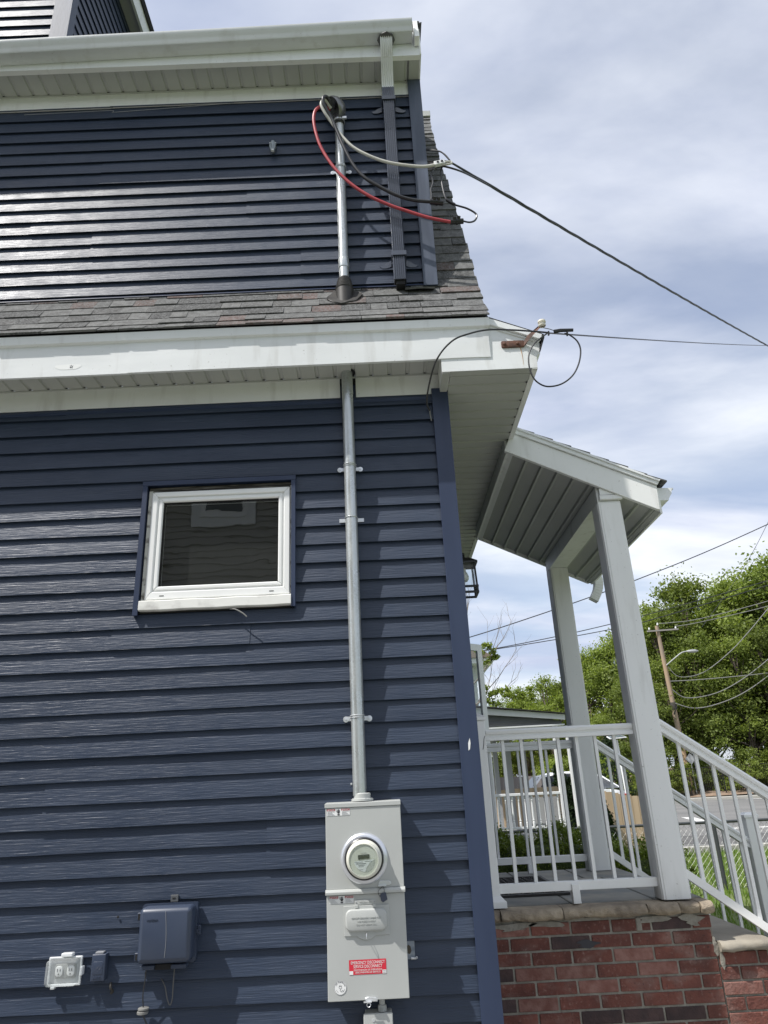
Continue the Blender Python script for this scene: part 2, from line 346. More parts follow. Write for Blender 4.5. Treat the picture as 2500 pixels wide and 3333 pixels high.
def text(name, s, x, y, z, size, mat, parent, width=None, ext=.0003, align='CENTER', rot=(R(90), 0, 0), sx=1.):
    cu = bpy.data.curves.new(name, 'FONT'); cu.body = s; cu.size = size; cu.extrude = ext; cu.align_x = align; cu.align_y = 'CENTER'; cu.resolution_u = 3
    to = bpy.data.objects.new(name, cu); COL.objects.link(to); bpy.context.view_layer.update()
    me = bpy.data.meshes.new_from_object(to.evaluated_get(bpy.context.evaluated_depsgraph_get())); bpy.data.objects.remove(to)
    me.materials.clear(); me.materials.append(mat)
    if width and len(me.vertices):
        xs = [v.co.x for v in me.vertices]; sx = width/(max(xs)-min(xs))
    o = bpy.data.objects.new(name, me); COL.objects.link(o); o.rotation_euler = rot; o.scale = (sx, 1, 1)
    o.location = Vector((x, y, z))-wloc(parent); o.parent = parent; return o
def roundrect(x0, x1, z0, z1, r, n=5):
    P = []
    for cx, cz, a0 in ((x1-r, z1-r, 0), (x0+r, z1-r, 90), (x0+r, z0+r, 180), (x1-r, z0+r, 270)):
        for i in range(n+1):
            a = R(a0+90*i/n); P.append((cx+r*math.cos(a), cz+r*math.sin(a)))
    return P
def rrbox(name, x0, x1, z0, z1, r, yb, yf, mat, parent, lip=.004, n=5):
    """rounded-rectangle pad on a wall: back yb, front yf (more negative), softened front edge"""
    L = [(roundrect(x0, x1, z0, z1, r, n), yb), (roundrect(x0, x1, z0, z1, r, n), yf+lip), (roundrect(x0+lip*.35, x1-lip*.35, z0+lip*.35, z1-lip*.35, max(r-lip*.35, .001), n), yf+lip*.3), (roundrect(x0+lip, x1-lip, z0+lip, z1-lip, max(r-lip, .001), n), yf)]
    V = []; F = []; k = len(L[0][0])
    for P, y in L: V += [(a, y, b) for a, b in P]
    for i in range(3):
        for j in range(k): F.append([i*k+j, i*k+(j+1) % k, (i+1)*k+(j+1) % k, (i+1)*k+j])
    F.append([3*k+j for j in range(k)]); F.append([j for j in range(k)][::-1])
    bm = bmesh.new(); vs = [bm.verts.new(v) for v in V]
    for f in F: bm.faces.new([vs[q] for q in f])
    return shade(bmobj(name, bm, mat, parent), 40)
def sheet(name, poly, mat, kind='structure', label=None):
    o = obj(name, poly, [list(range(len(poly)))], mat)
    if kind: o['kind'] = kind
    if label: o['label'] = label
    return o
def dup(o, loc=None, parent=None, rz=None, sc=None):
    c = o.copy(); COL.objects.link(c); c.parent = parent
    if loc is not None: c.location = loc
    if rz is not None: c.rotation_euler.z = rz
    if sc is not None: c.scale = sc
    return c

# ================================================================== SETTING
GX0, GX1 = -60, 90
sheet('ground', [(-300, -300, -.02), (400, -300, -.02), (400, 400, -.02), (-300, 400, -.02)], soil)
sheet('driveway', [(-16, -6.9, 0), (5, -6.9, 0), (5, .5, 0), (-16, .5, 0)], conc)
sheet('lawn', [(-12, 2.4, 0), (12.5, 2.4, 0), (12.5, 13.4, 0), (-12, 15.2, 0)], soil)
sheet('road', [(5.0, 16.0, -.004), (11.5, 14.4, -.004), (110, 8.0, -.004), (110, 49.0, -.004), (19.0, 50.0, -.004), (8.6, 49.0, -.004)], asphalt)
sheet('road_patch', [(6.4, 16.6, 0), (16, 14.3, 0), (17, 17.6, 0), (7.0, 19.2, 0)], asphalt2)
prism('kerb', [(50.0, -.05), (50.3, -.05), (50.3, .14), (50.02, .14)], 'X', 19.5, 110, kerbm)['kind'] = 'structure'
sheet('sidewalk', [(19.5, 50.3, .13), (110, 50.3, .13), (110, 52.6, .13), (19.5, 52.6, .13)], kerbm)
prism('kerb', [(13.9, -.05), (14.15, -.05), (14.15, .12), (13.9, .12)], 'X', 6.0, 60, kerbm)['kind'] = 'structure'
for i, q in enumerate(([(12.3, 29.3, 0), (12.6, 28.6, 0), (10.9, 21.3, 0), (10.6, 21.4, 0)], [(10.6, 21.4, .0), (15.5, 21.0, .0), (15.5, 20.7, .0), (10.6, 21.0, .0)],
                       [(24, 48.6, 0), (40, 48.9, 0), (40, 48.4, 0), (24, 48.1, 0)], [(26, 46.9, 0), (46, 47.6, 0), (46, 47.1, 0), (26, 46.5, 0)])):
    tag(sheet('road_marking', q, roadpaint), 'white painted line on the grey road')
# wooded bank beyond the road
bV, bF = [], []
nx, ny = 60, 16
for j in range(ny+1):
    for i in range(nx+1):
        x = 2+i*1.2; y = 52.6+j*2.6; z = .12+max(0, (x-19)/24)*.35+2.6*(1-math.exp(-j*.12))*max(.15, min(1, (x-14)/18))+.12*math.sin(i*1.7+j)*(j > 0)
        bV.append((x, y, z))
for j in range(ny):
    for i in range(nx): a = j*(nx+1)+i; bF.append([a, a+1, a+nx+2, a+nx+1])
o = obj('wooded_bank', bV, bF, litter, smooth=True); o['kind'] = 'structure'

# ================================================================== BLUE HOUSE
house = thing('blue_house', (-1.2, 0, 0), 'navy blue clapboard house with white eaves and grey shingle skirt roof', 'house')
EXP = .1057; YT = -.004; YB = -.0205
def wob(x, s): return math.sin(x*1.9+s*2.1)*.5+math.sin(x*4.3+s*5.7)*.3+math.sin(x*.8+s)*.6
cid = [0]
def course(x0, x1, zb, e, parent, y=0., lo=None, hi=None, lift=0., mat=None, name='siding_panel', amp=1., sub=.11):
    """one clapboard course, bottom edge at zb, exposure e, clipped to lo..hi; small waves like real vinyl"""
    cid[0] += 1; s = round(zb*37.3, 1)
    P = [(.015, -.0025), (.015, YB+.0035), (0, YB+.0028), (0, YB), (.004, YB+.0004), (.35*e, YB+.0052), (.7*e, YB+.0112), (e, YT), (e+.0145, YT+.0018)]
    lo = zb if lo is None else lo; hi = zb+e+.0145 if hi is None else hi
    Q = []
    for (dz, yy) in P:
        z = zb+dz
        if z < lo-1e-6 or z > hi+1e-6: continue
        Q.append((z, yy))
    def yat(z):
        t = (z-zb)/e; return YB+.0004+(YT-YB)*t**1.05
    if lo > zb+.002: Q = [(lo, yat(lo))]+Q
    if hi < zb+e-.002: Q = Q+[(hi, yat(hi))]
    if len(Q) < 2: return None
    n = max(2, int((x1-x0)/sub)); V = []; F = []; k = len(Q)
    for i in range(n+1):
        x = x0+(x1-x0)*i/n
        for (z, yy) in Q:
            f = max(0, min(1, (zb+e-z)/e))
            V.append((x, y+yy-lift-amp*.0011*wob(x*1.3, s+3)*f, z+amp*.0013*wob(x, s)*f))
    for i in range(n):
        for j in range(k-1): F.append([i*k+j, (i+1)*k+j, (i+1)*k+j+1, i*k+j+1])
    # turned ends so a lapped panel shows its edge
    for i, sgn in ((0, 1), (n, -1)):
        b = len(V); V += [(V[i*k+j][0], V[i*k+j][1]+.0035, V[i*k+j][2]) for j in range(k)]
        for j in range(k-1): F.append([i*k+j, i*k+j+1, b+j+1, b+j][::sgn])
    o = obj(name, V, F, mat or siding, parent); shade(o, 25); return o
def run(x0, x1, zb, e, parent, cuts=(), **k):
    if k.get('hi') is not None and k['hi'] >= zb+e-1e-6: k['hi'] = None
    if k.get('lo') is not None and k['lo'] <= zb+1e-6: k['lo'] = None
    xs = [x0]+sorted(cuts)+[x1]
    for i in range(len(xs)-1): course(xs[i]-(.02 if i else 0), xs[i+1], zb, e, parent, lift=.0030*(i % 2), **k)

XL = -4.4; XC = .352
lw = bmesh.new()
for b in ((XL, -1.29, .002, .12, -.02, 3.93), (-.472, .44, .002, .12, -.02, 3.93), (-1.29, -.472, .002, .12, 3.26, 3.93), (-1.29, -.472, .002, .12, -.02, 2.53)):
    t = boxbm(*b); me = bpy.data.meshes.new('t'); t.to_mesh(me); t.free(); lw.from_mesh(me); bpy.data.meshes.remove(me)
lw = bmobj('lower_wall', lw, navy, house)
WX0, WX1, WZ0, WZ1 = -1.30, -.462, 2.525, 3.28
SEAM = {1: [-1.79], 0: [-1.79], 3: [], 12: [-1.40], 13: [-1.40, -.695], 14: [-.695], 22: [-.574], 23: [-.574], 20: [-1.652], 21: [-1.652], 5: [.10], 17: [-2.05], 18: [-2.05], 9: [-.25], 26: [-1.9], 27: [-1.9], 8: [-1.95]}
zb = 3.612+EXP; i = 0
while zb > -.15:
    lo = max(zb, 0.0); hi = min(zb+EXP, 3.79)
    cuts = SEAM.get(i, [])
    if zb < WZ1 and zb+EXP > WZ0:
        # beside the window, and the parts above / below it
        course(XL, WX0, zb, EXP, lw); course(WX1, XC, zb, EXP, lw)
        if zb < WZ0: course(WX0, WX1, zb, EXP, lw, hi=WZ0-.004)
        if zb+EXP > WZ1: course(WX0, WX1, zb, EXP, lw, lo=WZ1+.004)
    else: run(XL, XC, zb, EXP, lw, cuts, lo=lo, hi=hi)
    zb -= EXP; i += 1
# J-channel at the head of the lower siding
prism('trim_channel', [(-.021, 3.745), (-.001, 3.745), (-.001, 3.79), (-.006, 3.79), (-.021, 3.765)], 'X', XL, XC, navy, lw)
prism('frieze_board', [(-.014, 3.785), (.002, 3.785), (.002, 3.93), (-.010, 3.93)], 'X', XL, -.193, whitet, house)
prism('frieze_board', [(-.014, 3.785), (.002, 3.785), (.002, 3.93), (-.010, 3.93)], 'X', -.098, .43, whitet, house)
prism('frieze_board', [(-.013, 3.880), (.002, 3.880), (.002, 3.93), (-.010, 3.93)], 'X', -.193, -.098, dark, house)
# lower corner board (two faces)
prism('corner_board', [(.350, -.034), (.446, -.034), (.446, .10), (.432, .10), (.432, -.018), (.350, -.018)], 'Z', -.02, 3.812, navy, house, bev=.0015)
chip = obj('paint_chip', [(.391, -.0352, 1.765), (.399, -.0352, 1.772), (.404, -.0352, 1.80), (.402, -.0352, 1.825), (.392, -.0352, 1.80)], [[0, 1, 2, 3, 4]], labelw, house)
# front (door side) wall facing the street
fw = box('front_wall', .34, .43, .12, 9.0, -.02, 3.86, navy, house)
for j in range(36): prism('siding_panel', [(.430, j*EXP), (.4465, j*EXP), (.434, (j+1)*EXP), (.430, (j+1)*EXP)], 'Y', .10, 9.0, siding, fw)
box('room_wall', -3.0, .34, .12, 9.0, 0, .03, dark, house)

# --- window
win = obj('window', *(lambda b: ([v.co[:] for v in b.verts], [[v.index for v in f.verts] for f in b.faces]))((lambda b: (b.verts.index_update(), b)[1])(boxbm(-1.29, -.472, .06, .12, 2.53, 3.26))), interior, house)
def frame4(name, x0, x1, z0, z1, wd, yb, yf, mat, parent, bev=.003, wb=None, wt=None):
    wb = wb or wd; wt = wt or wd
    a, b = (x0, z0), (x1, z1); i0, i1, j0, j1 = x0+wd, x1-wd, z0+wb, z1-wt
    parts = [[(x0, z0), (x1, z0), (i1, j0), (i0, j0)], [(x1, z0), (x1, z1), (i1, j1), (i1, j0)], [(x1, z1), (x0, z1), (i0, j1), (i1, j1)], [(x0, z1), (x0, z0), (i0, j0), (i0, j1)]]
    bm = bmesh.new()
    for P in parts:
        v0 = [bm.verts.new((x, yf, z)) for x, z in P]; v1 = [bm.verts.new((x, yb, z)) for x, z in P]
        bm.faces.new(v0)
        bm.faces.new(v1[::-1])
        for q in range(4): bm.faces.new([v0[q], v1[q], v1[(q+1) % 4], v0[(q+1) % 4]])
    if bev: bmesh.ops.bevel(bm, geom=list(bm.edges), offset=bev, segments=1, affect='EDGES')
    return bmobj(name, bm, mat, parent)
frame4('frame', -1.262, -.488, 2.600, 3.222, .034, .05, -.022, vinyl, win, .004, wb=.042, wt=.03)
frame4('frame_step', -1.2292, -.521, 2.6412, 3.193, .010, .05, -.012, vinyl, win, .002)
frame4('sash', -1.2195, -.5302, 2.6508, 3.1835, .022, .05, -.019, vinyl, win, .005)
frame4('glazing_bead', -1.198, -.552, 2.672, 3.162, .004, .03, -.004, dark, win, 0)
obj('pane', [(-1.198, .004, 2.672), (-.552, .004, 2.672), (-.552, .004, 3.162), (-1.198, .004, 3.162)], [[0, 1, 2, 3]], pane, win)
for x in (-1.17, -.585): box('weep_slot', x-.012, x+.012, -.0232, -.0212, 2.617, 2.621, dark, win)
box('old_stop', -1.284, -1.2625, .02, -.010, 2.585, 3.235, oldpaint, win, .002)
box('old_stop', -.4875, -.476, .02, -.012, 2.585, 3.235, oldpaint, win, .002)
box('old_head', -1.284, -.476, .02, -.006, 3.223, 3.256, rotwood, win, .002)
prism('sill', [(-.012, 2.6005), (-.046, 2.588), (-.048, 2.540), (-.040, 2.536), (.05, 2.540), (.05, 2.6005)], 'X', -1.282, -.478, sillm, win, n=30, bev=.0012, dz=lambda x: .0012*math.sin(x*23))
prism('trim_channel', [(-1.312, -.040), (-1.286, -.040), (-1.286, -.030), (-1.300, -.030), (-1.300, -.002), (-1.312, -.002)], 'Z', 2.515, 3.266, navy, win)
prism('trim_channel', [(-.479, -.040), (-.456, -.040), (-.456, -.002), (-.464, -.002), (-.464, -.030), (-.479, -.030)], 'Z', 2.528, 3.276, navy, win)
prism('trim_channel', [(-.042, 3.256), (-.034, 3.256), (-.034, 3.270), (-.002, 3.274), (-.002, 3.286), (-.042, 3.282)], 'X', -1.314, -.454, navy, win)
box('under_sill_gap', -1.296, -.480, -.012, .03, 2.5295, 2.5355, dark, win)
tube('loose_strip', [(-.80, -.03, 2.529), (-.77, -.05, 2.522), (-.73, -.06, 2.498), (-.705, -.062, 2.476)], .0035, grey_ins, win, 6, 4)

# --- pent eave over the lower wall: soffit, fascia, drip trim
YE = -.245  # fascia, eave box and bracket coordinates were scaled about the camera to this depth
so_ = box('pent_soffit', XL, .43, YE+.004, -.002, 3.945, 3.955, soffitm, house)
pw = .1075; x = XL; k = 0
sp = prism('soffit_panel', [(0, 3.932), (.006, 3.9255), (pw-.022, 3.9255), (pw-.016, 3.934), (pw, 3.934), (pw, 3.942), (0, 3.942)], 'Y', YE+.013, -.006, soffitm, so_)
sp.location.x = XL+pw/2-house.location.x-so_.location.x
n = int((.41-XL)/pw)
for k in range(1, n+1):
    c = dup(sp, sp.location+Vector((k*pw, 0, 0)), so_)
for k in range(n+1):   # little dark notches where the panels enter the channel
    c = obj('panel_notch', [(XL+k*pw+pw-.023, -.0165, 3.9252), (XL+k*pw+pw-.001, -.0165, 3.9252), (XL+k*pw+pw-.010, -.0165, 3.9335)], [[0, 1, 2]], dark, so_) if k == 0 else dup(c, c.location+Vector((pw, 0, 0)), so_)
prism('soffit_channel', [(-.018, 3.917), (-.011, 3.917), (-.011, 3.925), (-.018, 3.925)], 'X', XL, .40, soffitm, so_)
fas = prism('fascia', [(YE-.004, 3.866), (YE+.012, 3.866), (YE+.012, 4.10), (YE-.012, 4.10)], 'X', XL, -1.365, white, house, n=20, dz=lambda x: .0015*wob(x, 1))
fas2 = prism('fascia', [(YE-.006, 3.868), (YE+.012, 3.868), (YE+.012, 4.10), (YE-.014, 4.10)], 'X', -1.38, .682, white, house, n=26, dz=lambda x: .0015*wob(x, 1)+(.004*math.sin((x-.3)*7) if x > .3 else 0))
drip = prism('drip_edge', [(YE-.012, 4.064), (YE-.030, 4.070), (YE-.036, 4.120), (YE-.020, 4.126), (YE+.01, 4.126), (YE+.01, 4.064)], 'X', XL, .692, white, house, n=30, dz=lambda x: .0025*wob(x*.7, 4))
# paint patch and scribble on the fascia
P = [(-1.722+.073*math.cos(a)*(1+.12*math.sin(3*a)), 0, 3.922+.021*math.sin(a)*(1+.2*math.cos(2*a))) for a in np.linspace(0, 2*math.pi, 20, endpoint=False)]
P = [(x, YE-.0044-(z-3.866)*.0345-.0004, z) for x, y, z in P]
obj('paint_patch', P, [list(range(20))], patchm, house)
for a, b in (((-1.712, 3.930), (-1.696, 3.926)), ((-1.712, 3.921), (-1.699, 3.918)), ((-1.708, 3.913), (-1.703, 3.935)), ((-1.699, 3.912), (-1.694, 3.931))):
    tube('scribble', [(a[0], YE-.0066, a[1]), (b[0], YE-.0066, b[1])], .0012, ink, house, 5)

# --- front eave box with its soffit running back along the street side
ev = prism('eave_box', [(.4465, 3.799), (.927, 3.800), (.940, 3.791), (.946, 3.869), (.966, 3.881), (.973, 3.946), (.968, 3.973), (.684, 4.092), (.4465, 4.092)], 'Y', YE+.004, 3.41, white, house)
ep = [(.399, 3.788), (.940, 3.790), (.945, 3.872), (.962, 3.883), (.971, 3.965), (.684, 4.087), (.399, 4.087)]
obj('end_panel', [(a, YE, b) for a, b in ep]+[(a, YE+.006, b) for a, b in ep],
    [[6, 5, 4, 3, 2, 1, 0]]+[[i, (i+1) % 7, 7+(i+1) % 7, 7+i] for i in range(7)], white, ev)
box('end_return', .399, .4455, YE+.0065, -.036, 3.790, 3.92, whitet, ev, .002)
box('soffit_channel', .400, .440, YE+.0065, -.036, 3.7825, 3.7895, soffitm, ev)
prism('soffit_channel', [(.909, 3.785), (.940, 3.783), (.940, 3.7895), (.909, 3.7970)], 'Y', YE+.001, 3.41, whitet, ev)
box('soffit_channel', .4465, .9085, YE+.001, YE+.05, 3.787, 3.7965, soffitm, ev)
pw2 = .1045; y = YE+.052; k = 0
sp2 = prism('soffit_panel', [(0, 3.7960), (.004, 3.785), (pw2-.018, 3.7885), (pw2-.010, 3.7955), (pw2, 3.7955), (pw2, 3.7965), (0, 3.7965)], 'X', .4475, .907, soffitm, ev)
b0 = Vector((sp2.location.x, 0, sp2.location.z))
sp2.location = (b0.x, y+pw2/2-wloc(ev).y, b0.z)
for k in range(1, 34): dup(sp2, (b0.x, y+pw2*k+pw2/2-wloc(ev).y, b0.z), ev)
for k in range(34):
    yy = y+pw2*k+pw2-.012
    c = box('panel_notch', .899, .9085, yy, yy+.008, 3.7860, 3.7885, dark, ev) if k == 0 else dup(c, c.location+Vector((0, pw2, 0)), ev)
prism('rake_trim', [(.684, 4.083), (.686, 4.126), (.987, 3.997), (.977, 3.963)], 'Y', YE-.022, YE+.02, white, ev, bev=.002)
prism('rake_trim', [(.685, 4.071), (.685, 4.082), (.973, 3.961), (.965, 3.953)], 'Y', YE-.008, YE+.01, white, ev)
prism('roof_edge', [(.684, 4.128), (.686, 4.140), (.999, 4.003), (1.001, 3.981), (.968, 3.892), (.962, 3.897), (.989, 3.983)], 'Y', YE-.014, 3.41, roofdark, ev)

# --- mansard slope: profile (Z, Y) and its right edge (Z, X)
PZ = [4.128, 4.25, 4.573, 5.2, 6.0, 7.2]; PY = [-.290, -.185, 0.0, .16, .43, .94]
EZ = [4.12, 4.27, 4.498, 4.71, 4.94, 5.184, 5.473, 5.813, 6.058, 6.39, 6.907, 7.2]; EX = [.697, .700, .702, .695, .683, .665, .65, .638, .618, .612, .613, .617]
ms = obj('mansard_slope', [(XL, -.272, 4.118)]+[(-.0+XL, PY[i]+.012, PZ[i]) for i in range(1, 6)]+[(np.interp(PZ[i], EZ, EX)-.006, (PY[i]+.012) if i else -.272, PZ[i]-(.01 if not i else 0)) for i in range(6)]
         + [(np.interp(PZ[i], EZ, EX)-.006, 4.5, PZ[i]) for i in range(6)]+[(XL, 4.5, 7.2)],
         [[i, i+6, i+7, i+1] for i in range(5)]+[[i+6, i+12, i+13, i+7] for i in range(5)]+[[5, 11, 17, 18]], roofdark, house)
SL = [0.]
for i in range(5): SL.append(SL[-1]+math.hypot(PZ[i+1]-PZ[i], PY[i+1]-PY[i]))
def on(s): return float(np.interp(s, SL, PY)), float(np.interp(s, SL, PZ))
def shing(x0, x1, s0, ex, parent, thick, jag=0., skewl=0., skewr=0.):
    """one shingle tab lying on the slope between distances s0 and s0+ex+lap"""
    ya, za = on(s0+jag); yb, zb_ = on(s0+ex*1.25)
    dy, dz = yb-ya, zb_-za; l = math.hypot(dy, dz); ny_, nz_ = -dz/l, dy/l
    f, g = thick, .0015
    V = [(x0+skewl, ya+ny_*f, za+nz_*f), (x1+skewr, ya+ny_*f, za+nz_*f), (x1, yb+ny_*g, zb_+nz_*g), (x0, yb+ny_*g, zb_+nz_*g),
         (x0+skewl, ya, za), (x1+skewr, ya, za), (x1, yb, zb_), (x0, yb, zb_)]
    return obj('shingle', V, [[0, 1, 2, 3], [4, 7, 6, 5], [0, 4, 5, 1], [0, 3, 7, 4], [1, 5, 6, 2], [2, 6, 7, 3]], shingle, parent)
s = 0.0; ci = 0
while s < SL[-1]-.05:
    ex = .103 if s < .50 else .090
    zc = on(s+ex*.5)[1]; xr = float(np.interp(zc, EZ, EX)); xl = XL if s < SL[2]+.02 else .36
    x = xl-random.random()*.2
    while x < xr-.01:
        wd = random.uniform(.09, .23); x1 = x+wd
        last = x1 > xr-.07
        if last: x1 = xr+random.uniform(-.004, .006)
        if x1 > xl: shing(max(x, xl), x1-.0015, s-(.012 if s == 0 else 0), ex, ms, random.choice((.0075, .008, .0115, .0135)), random.choice((0, 0, .004, -.003)), random.uniform(-.004, .004), random.uniform(-.004, .004))
        if last: break
        x = x1
    s += ex; ci += 1
box('ridge_cap', .44, .625, .90, 1.0, 7.16, 7.225, soffitm, ms, .003)
# curled starter piece under the upper corner board
prism('curled_shingle', [(-.07, 4.505), (-.078, 4.512), (.0, 4.572), (.004, 4.560)], 'X', .235, .42, shingle, ms, n=10, dz=lambda x: .006*math.sin((x-.235)*17))

# --- upper (dormer) wall
uw = box('upper_wall', XL, .43, .002, .10, 4.50, 6.42, navy, house)
EU = .1032; USEAM = {0: [-1.77], 1: [-1.77], 6: [-1.775], 7: [-1.775], 9: [-.768], 10: [-.768], 12: [-1.78], 13: [-1.78], 15: [-.405], 14: [-.405], 3: [.015], 4: [.015], 11: [-2.2]}
zb = 6.150; i = 0
run(XL, .36, 6.150+EU, EU, uw, USEAM.get(0, ()), hi=6.265)
for i in range(16): run(XL, .36, 6.150-i*EU, EU, uw, USEAM.get(i+1, ()), lo=4.585)
prism('starter_strip', [(-.018, 4.580), (-.002, 4.580), (-.002, 4.598), (-.010, 4.598)], 'X', XL, .36, navy, uw)
prism('corner_board', [(.355, -.034), (.446, -.034), (.446, .30), (.432, .30), (.432, -.018), (.355, -.018)], 'Z', 4.565, 6.40, M('weathered_navy_trim', (.05, .066, .10), .55, col2=(.085, .105, .15), cs=(22, 22, 2.5), cw=(.4, .7), bump=.4, bs=(220, 60, 9), bd=.0012), house, bev=.0015)
tube('loose_edge', [(-2.4, -.02, 6.215), (-1.9, -.021, 6.222), (-1.772, -.021, 6.222), (-1.765, -.021, 6.205), (-1.74, -.021, 6.205)]+[(-1.4, -.021, 6.222), (-.9, -.021, 6.25)], .0017, inkg, uw, 5, 4)
prism('frieze_board', [(-.016, 6.262), (.002, 6.262), (.002, 6.41), (-.012, 6.41)], 'X', XL, .418, whitet, house)
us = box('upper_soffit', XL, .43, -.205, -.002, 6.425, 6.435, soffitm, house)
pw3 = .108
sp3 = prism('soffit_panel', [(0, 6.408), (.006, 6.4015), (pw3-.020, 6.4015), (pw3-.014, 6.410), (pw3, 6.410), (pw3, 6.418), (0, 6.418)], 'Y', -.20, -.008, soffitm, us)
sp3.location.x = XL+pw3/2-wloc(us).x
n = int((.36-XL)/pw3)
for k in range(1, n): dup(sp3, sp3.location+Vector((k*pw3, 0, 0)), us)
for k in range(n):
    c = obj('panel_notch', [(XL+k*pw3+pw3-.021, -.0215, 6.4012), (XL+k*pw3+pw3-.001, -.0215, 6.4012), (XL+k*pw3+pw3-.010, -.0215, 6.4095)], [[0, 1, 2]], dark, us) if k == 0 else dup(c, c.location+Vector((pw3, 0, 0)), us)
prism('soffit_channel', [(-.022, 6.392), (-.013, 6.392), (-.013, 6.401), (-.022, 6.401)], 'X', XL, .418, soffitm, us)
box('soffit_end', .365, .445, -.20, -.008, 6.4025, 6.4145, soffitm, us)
prism('upper_fascia', [(-.222, 6.390), (-.205, 6.390), (-.205, 6.72), (-.215, 6.72)], 'X', XL, .437, white, house, n=20, dz=lambda x: .0015*wob(x, 6))
prism('fascia_lip', [(-.226, 6.386), (-.190, 6.386), (-.190, 6.3895), (-.226, 6.3895)], 'X', XL, .437, whitet, house)
box('fascia_end', .437, .449, -.225, .02, 6.40, 6.70, whitet, house, .002)
prism('gable_return', [(-.300, 6.475), (-.225, 6.475), (-.225, 6.70), (-.255, 6.70)], 'X', .405, .4365, whitet, house, bev=.002)
# K-style gutter, pitched up a little to the right
gp = [(-.2225, 6.475), (-.310, 6.475), (-.316, 6.482), (-.318, 6.500), (-.328, 6.516), (-.340, 6.534), (-.346, 6.548), (-.346, 6.562), (-.340, 6.566), (-.336, 6.560), (-.334, 6.545), (-.324, 6.528), (-.313, 6.512), (-.309, 6.482), (-.228, 6.482), (-.228, 6.60), (-.2225, 6.60)]
gdz = lambda x: -.032+.068*(x+2.5)/2.9+.003*wob(x*.8, 9)
gut = prism('gutter', gp, 'X', XL, .388, gutterm, house, n=36, dz=gdz, smooth=True)
prism('gutter_end_cap', [(-.2228, 6.476), (-.309, 6.476), (-.317, 6.503), (-.340, 6.536), (-.345, 6.566), (-.2228, 6.598)], 'X', .388, .391, gutterm, house, dz=lambda x: gdz(.39))
obj('upper_roof', [(XL, -.24, 6.64), (.45, -.225, 6.72), (.472, -.225, 6.728), (.465, 2.2, 7.02), (XL, 2.2, 7.02), (XL, -.24, 6.625), (.45, -.225, 6.69), (.465, 2.2, 6.99), (XL, 2.2, 6.99)],
    [[0, 1, 2, 3, 4], [0, 5, 6, 1], [5, 8, 7, 6], [1, 6, 2], [2, 6, 7, 3], [3, 7, 8, 4], [0, 4, 8, 5]], roofdark, house)
prism('roof_corner', [(-.240, 6.69), (-.20, 6.60), (-.20, 6.715), (-.24, 6.715)], 'X', .392, .452, roofdark, house)
# downspout: white elbow, then navy fluted pipe
def flute(x0, x1, y0, y1, n=6, d=.007):
    P = []; wseg = (x1-x0)/n
    for i in range(n):
        a = x0+i*wseg; P += [(a+.12*wseg, y0), (a+.5*wseg, y0), (a+.62*wseg, y0+d), (a+wseg, y0+d)]
    return [(x0, y0+.004)]+P[:-1]+[(x1, y0+.004), (x1, y1), (x0, y1)]
def sweep(name, prof, path, mat, parent):
    """profile (x, offset across) swept along a path of (y, z) with the profile turned to follow it"""
    V = []; F = []; k = len(prof); n = len(path)
    for i, (y, z) in enumerate(path):
        a, b = path[max(i-1, 0)], path[min(i+1, n-1)]; ty, tz = b[0]-a[0], b[1]-a[1]; l = math.hypot(ty, tz); ny_, nz_ = -tz/l, ty/l
        for (x, o) in prof: V.append((x, y+ny_*o, z+nz_*o))
    for i in range(n-1):
        for j in range(k): F.append([i*k+j, i*k+(j+1) % k, (i+1)*k+(j+1) % k, (i+1)*k+j])
    F += [list(range(k)), [(n-1)*k+j for j in range(k)][::-1]]
    bm = bmesh.new(); vs = [bm.verts.new(v) for v in V]
    for f in F: bm.faces.new([vs[q] for q in f])
    return shade(bmobj(name, bm, mat, parent), 30)
path = [(-.268, 6.535), (-.268, 6.495), (-.262, 6.472), (-.250, 6.452), (-.232, 6.434)]+[(-.232+.128*t, 6.434-.118*t) for t in (.2, .4, .6, .8)]+[(-.095, 6.300), (-.083, 6.282), (-.076, 6.262), (-.073, 6.240), (-.073, 6.215)]
path2 = []
for i, (y, z) in enumerate(path):   # crimp rings in the bends
    path2.append((y+(.0015 if i % 2 else -.0015), z))
dsw = sweep('downspout_elbow', [(x, y) for x, y in flute(.164, .248, -.034, .032)], path2, white, house)
lathe('outlet_collar', [(.062, 0), (.062, .006), (.052, .012), (.05, .02)], (.206, -.268, 6.488), 'Z', M('grey_sealant', (.09, .09, .09), .6), house, 8)
ds = prism('downspout', flute(.167, .245, -.105, -.042), 'Z', 4.565, 6.235, dspout, house)
prism('coupling', flute(.162, .250, -.110, -.038, 6, .003), 'Z', 6.13, 6.238, dspout, ds)
box('mouth', .171, .241, -.099, -.046, 4.563, 4.5655, dark, ds)
for zz, sg in ((6.115, 0), (4.745, 1)):
    st = prism('strap', [(.158, -.036), (.158, -.113), (.254, -.113), (.254, -.036), (.250, -.036), (.250, -.1115), (.162, -.1115), (.162, -.036)], 'Z', zz, zz+.034, dspout, ds)
    for sx_, xx in ((-1, .158), (1, .254)):
        P = [(xx, zz+.03), (xx+sx_*.03, zz+.012), (xx+sx_*.055, zz-.008), (xx+sx_*.075, zz-.012), (xx+sx_*.06, zz-.030), (xx+sx_*.03, zz-.030), (xx, zz-.018)]
        V = [(a, -.021, b) for a, b in P]+[(a, -.025, b) for a, b in P]; m_ = len(P)
        obj('strap_ear', V, [list(range(m_)), list(range(m_, 2*m_))[::-1]]+[[q, (q+1) % m_, m_+(q+1) % m_, m_+q] for q in range(m_)], dspout, st)
prism('elbow_shadow_gap', [(.18, -.09), (.235, -.09), (.235, -.03), (.18, -.03)], 'Z', 4.535, 4.5625, dark, ds)

